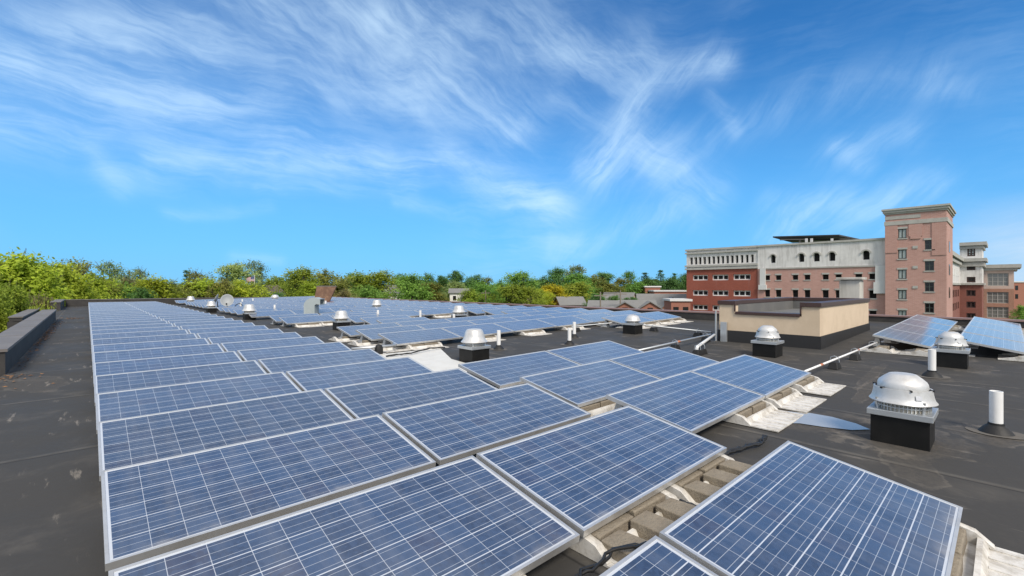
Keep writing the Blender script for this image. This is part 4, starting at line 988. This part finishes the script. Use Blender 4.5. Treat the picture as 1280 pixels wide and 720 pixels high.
def wing():
    UW = 175.0
    root = thing('hotel_wing', 'narrow white and red brick wing just right of the tall tower', 'building')
    Z = lambda x, y: (1080 + x / 6.4, 250 + y / 6.4)
    v0 = on_u(1227.5, 340, UW)[0]; v1 = on_u(1199.7, 340, UW)[0]; zt = on_u(1213, 305, UW)[1]; zb = on_u(1213, 355, UW)[1]; zc = on_u(1213, 325, UW)[1]
    up = [rect(UW, *Z(826, 386), *Z(890, 450)), rect(UW, *Z(822, 518), *Z(892, 562)), rect(UW, *Z(822, 615), *Z(892, 660))]
    dn = [rect(UW, 1208, y0, 1219.5, y1) for y0, y1 in ((362.7, 370), (377, 384.7), (391.5, 399))]
    w = MB(); hw = wall_with_holes(w, (UW, 0, 0), (0, 1, 0), (-1, 0, 0), v0, v1, zb, zt, up, .4)
    ur = 118
    w.quad((ur, v1, zb), (UW, v1, zb), (UW, v1, zt - 4.3), (ur, v1, zt - 4.3)); w.quad((UW, v1, zt - 4.3), (UW + 14, v1, zt - 4.3), (UW + 14, v1, zt), (UW, v1, zt)); w.quad((UW + 14, v0, zb), (UW, v0, zb), (UW, v0, zt), (UW + 14, v0, zt))
    w.build('upper_wall', M['whitewall'], root)
    w = MB(); hd = wall_with_holes(w, (UW, 0, 0), (0, 1, 0), (-1, 0, 0), v0, v1, GZ, zb, dn, .4)
    w.quad((ur, v1, GZ), (UW, v1, GZ), (UW, v1, zb), (ur, v1, zb)); w.quad((UW + 14, v0, GZ), (UW, v0, GZ), (UW, v0, zb), (UW + 14, v0, zb)); w.build('brick_wall', M['brickwing'], root)
    for i, h in enumerate(hw): window(root, UW, h, M['capbrown'], M['glasslight'] if i == 0 else M['glassdark'], .35, .32, mull=1 if i == 0 else 0, trans=2 if i == 0 else 0)
    for h in hd: window(root, UW, h, M['capbrown'], M['glassdark'], .35, .28, mull=1)
    c = MB()
    for (z, e, hh) in ((zt, .9, .9), (zt - .9, .4, .8), (zc, .9, .9), (zc - 1.2, .5, 1.1), (zb, .5, .5)):
        c.box(UW - e, v0 - e, z - hh / 2, UW - .004, v1 + .05, z + hh / 2); c.box(UW, v0 - e, z - hh / 2, UW + 14, v0 - .004, z + hh / 2)
    for (z, e, hh) in ((zt - 4.3, .9, .9), (zt - 5.4, .5, .7), (zb, .3, .5)): c.box(ur, v1 - e, z - hh / 2, UW - .95, v1 - .004, z + hh / 2)
    c.build('cornice', M['graytrim'], root)
    for u in (150, 156, 162, 168):
        for z in (zb + 2, zb + 5.2, zb - 3.2, zb - 6.4):
            q = MB(); q.box(u, v1 - .08, z, u + 2, v1 - .003, z + 1.7); q.build('window', M['wframe'] if z > zb else M['glassdark'], root)
    r = MB(); r.quad((UW, v0, zt - .3), (UW + 14, v0, zt - .3), (UW + 14, v1, zt - .3), (UW, v1, zt - .3)); r.build('roof', M['proof'], root)
wing()
def office():
    UO = 190.0
    root = thing('brick_office', 'low tan and brick block with wide grey window bands at far right', 'building')
    v0 = on_u(1267.5, 340, UO)[0]; v1 = on_u(1227.8, 340, UO)[0]; zt = on_u(1250, 335, UO)[1]; zb = on_u(1250, 361, UO)[1]
    up = [rect(UO, 1234.2, 341.5, 1260.8, 357.5)]; dn = [rect(UO, 1233.6, 365, 1260.8, 379), rect(UO, 1233.6, 383.7, 1260.8, 397.4), rect(UO, 1233.6, 403, 1260.8, 416)]
    w = MB(); hw = wall_with_holes(w, (UO, 0, 0), (0, 1, 0), (-1, 0, 0), v0, v1, zb, zt, up, .4); w.quad((UO + 20, v0, zb), (UO, v0, zb), (UO, v0, zt), (UO + 20, v0, zt)); w.build('upper_wall', M['housepink'], root)
    w = MB(); hd = wall_with_holes(w, (UO, 0, 0), (0, 1, 0), (-1, 0, 0), v0, v1, GZ, zb, dn, .4); w.quad((UO + 20, v0, GZ), (UO, v0, GZ), (UO, v0, zb), (UO + 20, v0, zb)); w.build('brick_wall', M['bricktan'], root)
    for h in hw + hd: window(root, UO, h, M['graytrim'], M['glassgrey'], .35, .16, mull=3, trans=2)
    c = MB(); c.box(UO - 1.0, v0 - 1.4, zt, UO + 20, v1, zt + 1.0); c.box(UO - .5, v0 - .7, zt - .7, UO + 20, v1, zt - .003); c.build('cornice', M['graytrim'], root)
office()
def flat_shop(px, py, d, w, h, dep, label, m, rz=0):
    p = ond(px, py, d); root = thing('brick_block', label, 'building', (p.x, p.y, GZ), -YAW + rz); z = p.z - GZ
    b = MB(); b.box(-w / 2, 0, 0, w / 2, dep, z); b.build('wall', m, root)
    c = MB(); c.box(-w / 2 - .3, -.3, z, w / 2 + .3, dep + .3, z + .4); c.build('cornice', M['whitetrim'], root)
    n = max(2, int(w / 3))
    for i in range(n):
        for zz in (z - 1.9, z - 4.9):
            q = MB(); x = -w / 2 + (i + .5) * w / n; q.box(x - .5, -.05, zz - .8, x + .5, .02, zz + .8); q.build('window', M['glassdark'], root)
flat_shop(1277, 353, 160, 14, 8, 12, 'dark low brick block at the extreme right edge', M['housebrick'])

# ------------------------------------------------------------------ houses
def house(px, py_ridge, d, w, dep, hroof, label, wall, roof, rz=0, gables=(), name='house', chimney_=None):
    """house facing the camera: ridge along its width; gables = x positions of front cross gables"""
    p = ond(px, py_ridge, d); root = thing(name, label, 'house', (p.x, p.y, GZ), -YAW + rz)
    zr = p.z - GZ; ze = zr - hroof; hw, hd = w / 2, dep / 2
    b = MB(); b.box(-hw, -hd, 0, hw, hd, ze)
    for s in (-1, 1):
        n = len(b.v); b.v += [(s * hw, -hd, ze), (s * hw, hd, ze), (s * hw, 0, zr - .05)]; b.face((n, n + 1, n + 2))
    b.build('wall', wall, root)
    r = MB(); o = .35
    for s in (-1, 1):
        a = [(-hw - o, s * (hd + o), ze - o * hroof / hd), (hw + o, s * (hd + o), ze - o * hroof / hd), (hw + o, 0, zr), (-hw - o, 0, zr)]
        r.hexa(a, [(x, y, z + .16) for x, y, z in a])
    for gx in gables:
        gw, gh = 2.6, min(hroof * .95, 2.6); yf = -hd - .9
        g = MB(); n = len(g.v); g.box(gx - gw, yf, 0, gx + gw, -hd + .5, ze); n = len(g.v)
        g.v += [(gx - gw, yf, ze), (gx + gw, yf, ze), (gx, yf, ze + gh)]; g.face((n, n + 1, n + 2)); g.build('gable', wall, root)
        for s in (-1, 1):
            a = [(gx + s * (gw + .3), yf - .3, ze - .3), (gx + s * (gw + .3), 0, ze - .3), (gx, 0, ze + gh), (gx, yf - .3, ze + gh)]
            r.hexa(a, [(x, y, z + .16) for x, y, z in a])
        q = MB(); q.box(gx - .45, yf - .04, ze - .9, gx + .45, yf + .02, ze + .5); q.build('window', M['glassdark'], root)
    r.build('roof', roof, root)
    n = max(2, int(w / 3.2))
    for i in range(n):
        x = -hw + (i + .5) * w / n
        if any(abs(x - gx) < 3.2 for gx in gables): continue
        for z in (ze - 1.2, ze - 4.0):
            q = MB(); q.box(x - .5, -hd - .05, z - .75, x + .5, -hd + .02, z + .6); q.build('window', M['wframe'], root)
            q2 = MB(); q2.box(x - .38, -hd - .07, z - .63, x + .38, -hd - .052, z + .48); q2.build('pane', M['glassdark'], root.children[-1])
    if chimney_ is not None:
        c = MB(); c.box(chimney_ - .5, .3, zr - 1.5, chimney_ + .5, 1.2, zr + 1.1); c.build('chimney', M['housebrick'], root)
house(712, 371.5, 118, 6.5, 7, 1.8, 'small brick house with grey roof left of the utility poles', M['housebrick'], M['shingle'], R(8))
house(764, 376.5, 82, 7.5, 7, 1.4, 'long low grey-roofed house in front of the two utility poles', M['housebrick'], M['shingle'], R(-14), (2.4,))
house(796, 376.0, 86, 6.2, 7, 1.6, 'grey-roofed brick house with front gable just above the parapet', M['housebrick'], M['shingle'], R(-10), (1.9,))
house(828, 368.0, 110, 11.5, 12, 3.2, 'broad grey-roofed brick house with twin gables left of the garage', M['housebrick'], M['shingle'], R(-12), (1.5,))
house(754, 370.5, 125, 6, 6, 1.8, 'small brick house between the two utility poles', M['housebrick'], M['shingle'], R(20))
house(774, 366.0, 140, 9, 7, 3.0, 'green-grey roofed house behind the right utility pole', M['housepink'], M['shingle'], R(-30))
flat_shop(816, 359.0, 150, 4.8, 8, 8, 'red brick flat-roofed house with white cornice above the grey roofs', M['housebrick'], R(-6))
flat_shop(838, 364.5, 140, 9.5, 7, 8, 'long low brick row with pale roof edge behind the twin-gabled house', M['housebrick'], R(-6))
flat_shop(851, 376.5, 88, 3.6, 7, 6, 'square brick annex touching the left side of the garage view', M['housebrick'], R(-6))
house(574.5, 361.3, 113, 4.6, 5, .9, 'white two-storey house among trees behind the far array', M['housewhite'], M['shingle'], R(5))
house(645, 366.5, 125, 6, 6, 2.0, 'small pale house low among trees near the roof centre', M['housepink'], M['shinglered'], R(-25))
house(340, 357.0, 120, 3.4, 8, 3.6, 'dark-gabled old house just right of the flagpole', M['housepink'], M['shinglered'], R(70))
house(437, 353.0, 125, 6.0, 7, 2.5, 'pinkish house half hidden in trees right of the roof hatch', M['housepink'], M['shinglered'], R(20))
house(489, 357.0, 120, 2.6, 6, 2.2, 'narrow white house end between two green trees', M['housewhite'], M['shingle'], R(60))

# ------------------------------------------------------------------ poles and flag
def utility_pole(px, py, d, label):
    p = ond(px, py, d); root = thing('utility_pole', label, 'utility pole', (p.x, p.y, GZ), -YAW)
    b = MB(); b.tube([(0, 0, 0), (0, 0, p.z - GZ)], [.16, .11], 8); b.build('post', M['pole'], root)
    c = MB(); c.box(-1.1, -.07, p.z - GZ - .7, 1.1, .07, p.z - GZ - .55); c.build('crossarm', M['pole'], root)
utility_pole(750.5, 365, 78, 'left weathered utility pole above the grey house roofs'); utility_pole(775.5, 363, 78, 'right weathered utility pole above the grey house roofs'); utility_pole(607, 363, 110, 'utility pole right of the white house'); utility_pole(671, 367, 115, 'utility pole left of the yellow tree')
b = MB(); p0, p1 = ond(750.5, 366.5, 78), ond(775.5, 364.5, 78)
for o in (-.9, 0, .9):
    q = [p0.lerp(p1, i / 8) + Vector((CS * o * 0, 0, -.12 * math.sin(i / 8 * math.pi) + o * .12)) for i in range(9)]; b.tube(q, .02, 4)
tag(b.build('power_line', M['cable']), 'thin power lines strung between the two utility poles', 'power line')
def flag():
    d = 92.0; p = ond(318.3, 345, d); root = thing('flagpole', 'white flagpole standing among the trees beyond the far parapet', 'flagpole', (p.x, p.y, GZ), -YAW)
    b = MB(); h = p.z - GZ; b.tube([(0, 0, 0), (0, 0, h)], [.09, .05], 8); b.build('pole', M['polewhite'], root); k = MB(); k.lathe([(.02, h), (.1, h + .08), (.02, h + .18)], 10); k.build('finial', M['polewhite'], root)
    Wf, Hf = 1.75, .95; nx, ny = 26, 13; b = MB(); b.cur = 0
    for j in range(ny + 1):
        for i in range(nx + 1):
            s = i / nx; b.v.append((-.06 - Wf * s * .93, .13 * math.sin(s * 8) * s, h - .12 - Hf * (1 - j / ny) - .30 * s * s))
    for j in range(ny):
        for i in range(nx):
            a = j * (nx + 1) + i; canton = i < nx * .4 and j >= ny - 7
            b.face((a, a + 1, a + nx + 2, a + nx + 1), 2 if canton else (0 if j % 2 == 0 else 1))
    fo = b.build('flag', [mat('flag_red', (.34, .05, .06), .8), mat('flag_white', (.60, .58, .58), .8), mat('flag_blue', (.035, .05, .16), .8)], None, True)
    fo.matrix_world = Matrix.Translation((p.x, p.y, GZ)) @ Matrix.Rotation(-YAW, 4, 'Z')
    tag(fo, 'striped red and white flag with blue canton flying from the flagpole', 'flag')
    st = MB()
    for r_ in range(9):
        for c in range(6 if r_ % 2 == 0 else 5):
            s = (c + (.5 if r_ % 2 == 0 else 1)) / 6 * .39; z = h - .12 - Hf * .03 - r_ * Hf * .054 - .30 * s * s; x = -.06 - Wf * s * .93; y = .13 * math.sin(s * 8) * s - .012
            st.v += [(x + .02 * math.cos(q * math.pi / 5 + math.pi / 2) * (1 if q % 2 == 0 else .42), y, z + .02 * math.sin(q * math.pi / 5 + math.pi / 2) * (1 if q % 2 == 0 else .42)) for q in range(10)]
            n = len(st.v); st.face(range(n - 10, n))
    st.build('stars', bpy.data.materials['flag_white'], fo)
flag()

# ------------------------------------------------------------------ trees
def crown_mesh(seed, kind, nleaf=5200):
    """crown of a tree 10 units tall (ground to top); many leaf-sized faces gathered in clumps"""
    r = random.Random(seed); v = []; f = []
    clumps = []
    if kind == 'conifer':
        for i in range(95):
            t = r.random() ** .8; z = 2.2 + 7.8 * t; rad = 2.1 * (1 - t) ** .85 + .12; a = r.uniform(0, 6.283); q = rad * r.uniform(.45, 1.05)
            clumps.append((Vector((q * math.cos(a), q * math.sin(a), z - q * .22)), Vector((.55, .55, .22)) * (.35 + .65 * (1 - t)), (1 - t) * .8 + .2))
    else:
        nl, spread, base, airy = {'broad': (24, 3.2, 2.6, 1.0), 'round': (18, 2.6, 2.4, .95), 'tall': (18, 1.9, 2.2, 1.0), 'airy': (17, 3.0, 3.4, .6)}[kind]
        lobes = []
        for i in range(nl):
            a = r.uniform(0, 6.283); t = (i + r.random()) / nl; z = base + (8.9 - base) * t ** .75; env = max(.12, 1 - (abs(z - (base + 8.9) / 2 + .7) / ((8.9 - base) / 2 + 1.1)) ** 2.2) ** .5
            q = spread * env * math.sqrt(r.uniform(.15, 1)) * .86; lobes.append((Vector((q * math.cos(a), q * math.sin(a), z)), r.uniform(.85, 1.5) * (.75 if kind == 'airy' else 1)))
        lobes += [(Vector((r.uniform(-1.1, 1.1) * spread / 3, r.uniform(-1.1, 1.1) * spread / 3, r.uniform(8.3, 8.9))), r.uniform(.8, 1.15)) for _ in range(3)]; lobes.append((Vector((0, 0, base + 1.6)), 1.7))
        for c, R0 in lobes:
            for k in range(int(13 * airy + 3)):
                d = Vector((r.gauss(0, 1), r.gauss(0, 1), r.gauss(.25, 1))).normalized()
                p = c + Vector((d.x * R0, d.y * R0, d.z * R0 * .82)) * r.uniform(.62, 1.12)
                if p.z > 10: p.z = 10 - r.uniform(0, .3)
                clumps.append((p, Vector((.36, .36, .24)) * r.uniform(.6, 1.35) * (.8 if kind == 'airy' else 1), 1.0))
    tw = sum(c[2] for c in clumps)
    for p, sz, w in clumps:
        n = max(6, int(nleaf * w / tw))
        out = Vector((p.x, p.y, (p.z - 5.5) * .8)); out = out.normalized() if out.length > .1 else Vector((0, 0, 1))
        for k in range(n):
            q = p + Vector((r.gauss(0, sz.x), r.gauss(0, sz.y), r.gauss(0, sz.z)))
            nr = (out * .9 + Vector((r.gauss(0, .6), r.gauss(0, .6), r.gauss(.7, .6)))).normalized()
            a = nr.cross(Vector((r.gauss(0, 1), r.gauss(0, 1), r.gauss(0, 1)))).normalized(); b_ = nr.cross(a); s = r.uniform(.08, .19)
            i = len(v); v += [tuple(q + a * s), tuple(q + b_ * s * .62), tuple(q - a * s), tuple(q - b_ * s * .62)]; f.append((i, i + 1, i + 2, i + 3))
    me = bpy.data.meshes.new('crown'); me.from_pydata(v, [], f); me.materials.append(M['leaf']); me.update()
    b = MB()
    if kind == 'conifer': b.tube([(0, 0, 0), (0, 0, 9.6)], [.22, .03], 7)
    else:
        b.tube([(0, 0, 0), (.1, 0, 2), (0, .1, 3.6), (0, 0, 7.5)], [.34, .25, .2, .05], 8)
        for c, R0 in lobes[::2]:
            z0 = min(max(2.2, c.z - 2.6), 5.5); e = c * 1.0; e.z = c.z + .4
            b.tube([(0, 0, z0), tuple(Vector((0, 0, z0)).lerp(e, .5) + Vector((0, 0, -.15))), tuple(e)], [.13, .08, .025], 5)
            for q in range(5 if kind == 'airy' else 2):
                dd = Vector((r.gauss(0, 1), r.gauss(0, 1), abs(r.gauss(.6, .6)))).normalized() * R0 * 1.15
                b.tube([tuple(e * .85 + Vector((0, 0, z0 * .15))), tuple(e + dd)], [.035, .012], 4)
    tm = b.mesh('trunk', [M['bark']])
    return me, tm
KINDS = {}
for k, n in (('broad', 3), ('round', 2), ('tall', 2), ('airy', 3), ('conifer', 2)):
    KINDS[k] = [crown_mesh(100 + 17 * i + len(k), k, {'airy': 4200, 'conifer': 4200}.get(k, 9500)) for i in range(n)]
NEAR = [crown_mesh(900 + i, 'broad', 22000) for i in range(2)]
HUE = {'yellow-green': (0.371, 0.456, 0.055), 'bright green': (.30, .37, .055), 'olive': (.27, .295, .075), 'grey-green': (0.294, 0.371, 0.184), 'mid green': (0.217, 0.386, 0.084), 'dark green': (0.132, 0.260, 0.083), 'blue-green': (0.133, 0.234, 0.133), 'yellow': (.50, .45, .035), 'russet': (.26, .23, .10), 'pale green': (0.406, 0.481, 0.184)}
DESC = {'broad': 'broad', 'round': 'rounded', 'tall': 'tall', 'airy': 'thin airy', 'conifer': 'pointed conifer'}
rt = random.Random(21); TREES = []
def tree(px, py_top, d, wpx, hue, kind, near=False):
    """tree whose top shows at (px, py_top) in the photo, wpx wide there, d metres away"""
    p = ond(px, py_top, d); h = p.z - GZ; wm = wpx * d / F
    me, tm = (NEAR[rt.randrange(2)] if near else KINDS[kind][rt.randrange(len(KINDS[kind]))])
    base = {'broad': 7.4, 'round': 6.4, 'tall': 4.9, 'airy': 6.6, 'conifer': 4.0}[kind]
    sx = wm / base
    TREES.append((px, d, (p.x, p.y), h / 10, sx, hue, kind, me, tm))
def plant():
    for i, (px, d, xy, sz, sx, hue, kind, me, tm) in enumerate(sorted(TREES, key=lambda q: q[0])):
        root = thing('tree', f'{hue} {DESC[kind]} tree, {ordn(i + 1)} tree counted from left along the treeline', 'tree', (*xy, GZ), rt.uniform(0, 6.28), 'trees round the building')
        root.scale = (sx, sx, sz)
        c = link('crown', me, root); q = HUE[hue]; j = rt.uniform(.88, 1.14); c.color = (q[0] * j * rt.uniform(.93, 1.07), q[1] * j, q[2] * j, 1)
        link('trunk', tm, root)
for a in (
    # left, near
    (-38, 322, 34, 120, 'bright green', 'broad', True), (14, 314, 40, 120, 'yellow-green', 'broad', True), (62, 326, 46, 96, 'yellow-green', 'broad', True), (8, 352, 27, 70, 'bright green', 'broad', True), (44, 368, 30, 66, 'russet', 'broad', True), (-20, 372, 24, 80, 'bright green', 'broad', True), (52, 379, 27, 40, 'bright green', 'broad', True),
    (96, 320, 58, 70, 'olive', 'airy'), (112, 340, 56, 76, 'yellow-green', 'broad'), (136, 324, 92, 52, 'grey-green', 'airy'), (128, 346, 62, 60, 'olive', 'broad'), (168, 333, 98, 42, 'grey-green', 'airy'), (150, 352, 66, 70, 'mid green', 'broad'),
    (172, 358, 62, 46, 'dark green', 'round'), (160, 345, 80, 50, 'russet', 'airy'), (192, 344, 70, 66, 'yellow-green', 'round'), (176, 360, 70, 70, 'dark green', 'broad'), (214, 352, 74, 60, 'olive', 'broad'), (233, 338, 88, 26, 'blue-green', 'conifer'), (252, 336, 88, 50, 'olive', 'airy'), (248, 346, 80, 76, 'yellow-green', 'broad'), (232, 352, 78, 54, 'olive', 'round'), (278, 346, 78, 46, 'olive', 'airy'),
    (296, 327, 105, 52, 'pale green', 'round'), (318, 323, 112, 40, 'grey-green', 'airy'), (308, 350, 82, 60, 'yellow-green', 'broad'), (286, 352, 84, 40, 'pale green', 'round'), (345, 345, 130, 60, 'bright green', 'broad'), (346, 364, 88, 46, 'dark green', 'round'),
    (372, 332, 96, 66, 'bright green', 'broad'), (410, 337, 102, 70, 'olive', 'broad'), (392, 350, 90, 50, 'yellow-green', 'broad'), (428, 352, 105, 50, 'olive', 'airy'), (424, 360, 92, 40, 'russet', 'airy'),
    (442, 342, 125, 40, 'dark green', 'broad'), (452, 340, 108, 40, 'bright green', 'tall'), (474, 338, 106, 50, 'bright green', 'tall'), (462, 356, 98, 60, 'mid green', 'broad'), (436, 362, 95, 36, 'pale green', 'broad'),
    (500, 342, 130, 50, 'dark green', 'broad'), (515, 341, 100, 54, 'mid green', 'round'), (534, 339, 120, 34, 'dark green', 'airy'), (540, 352, 108, 40, 'olive', 'tall'), (551, 343, 135, 30, 'dark green', 'round'), (567, 337, 140, 34, 'dark green', 'round'), (566, 350, 118, 44, 'pale green', 'round'), (590, 343, 150, 44, 'dark green', 'broad'), (606, 345, 150, 30, 'olive', 'airy'), (602, 351, 118, 46, 'mid green', 'broad'), (588, 360, 110, 40, 'bright green', 'broad'),
    (622, 350, 122, 40, 'mid green', 'broad'), (645, 338, 130, 66, 'mid green', 'broad'), (636, 354, 110, 60, 'bright green', 'broad'), (664, 356, 108, 44, 'bright green', 'broad'), (690, 354, 122, 54, 'yellow', 'broad'), (678, 360, 114, 36, 'yellow-green', 'round'), (676, 345, 160, 44, 'dark green', 'broad'), (700, 333, 165, 46, 'dark green', 'broad'), (719, 329, 160, 42, 'grey-green', 'airy'), (722, 340, 135, 60, 'mid green', 'broad'), (716, 352, 128, 60, 'bright green', 'broad'), (738, 344, 150, 50, 'olive', 'broad'), (752, 339, 165, 40, 'dark green', 'round'), (744, 366, 106, 36, 'dark green', 'round'),
    (762, 352, 150, 50, 'olive', 'broad'), (776, 346, 160, 44, 'olive', 'airy'), (788, 337, 170, 34, 'mid green', 'airy'), (792, 352, 155, 44, 'mid green', 'broad'), (806, 340, 175, 26, 'blue-green', 'conifer'), (815, 346, 165, 44, 'dark green', 'broad'), (826, 337, 178, 24, 'blue-green', 'conifer'), (836, 346, 160, 40, 'dark green', 'broad'), (843, 341, 175, 20, 'dark green', 'conifer'), (856, 340, 165, 40, 'dark green', 'broad'), (770, 368, 112, 26, 'dark green', 'round'), (781, 371, 108, 20, 'dark green', 'round'), (790, 370, 108, 22, 'dark green', 'round'), (872, 345, 160, 34, 'mid green', 'broad'),
    (1276, 380, 75, 20, 'mid green', 'round'), (1290, 352, 260, 40, 'dark green', 'broad')):
    tree(*a)
plant()
# woods far beyond, one mass
def far_wood():
    r = random.Random(5); b = MB(); v, f = [], []
    for i in range(2600):
        a = R(r.uniform(-12, 96)); dist = r.uniform(230, 420); cx, cy = dist * math.sin(a), dist * math.cos(a); 
        if 80 < cx and cy < 62: continue
        hh = 8.2 + r.uniform(0, 3.0) + dist * .005 + 2.2 * math.sin(a * 37) * math.sin(a * 13 + 1)
        for k in range(16):
            q = Vector((cx + r.gauss(0, 2.6), cy + r.gauss(0, 2.6), GZ + hh * math.sqrt(r.uniform(.02, 1)))); n = Vector((r.gauss(0, 1), r.gauss(0, 1), r.gauss(.4, 1))).normalized(); t = n.cross(Vector((r.gauss(0, 1), r.gauss(0, 1), r.gauss(0, 1)))).normalized(); s = r.uniform(.9, 1.9); u = n.cross(t)
            j = len(v); v += [tuple(q + t * s), tuple(q + u * s * .7), tuple(q - t * s), tuple(q - u * s * .7)]; f.append((j, j + 1, j + 2, j + 3))
    me = bpy.data.meshes.new('far_wood'); me.from_pydata(v, [], f); me.materials.append(M['leaf']); me.update()
    o = link('far_wood', me); o.color = (.075, .105, .045, 1); tag(o, 'distant mass of green woods beyond the town', 'woods', None, 'stuff')
far_wood()
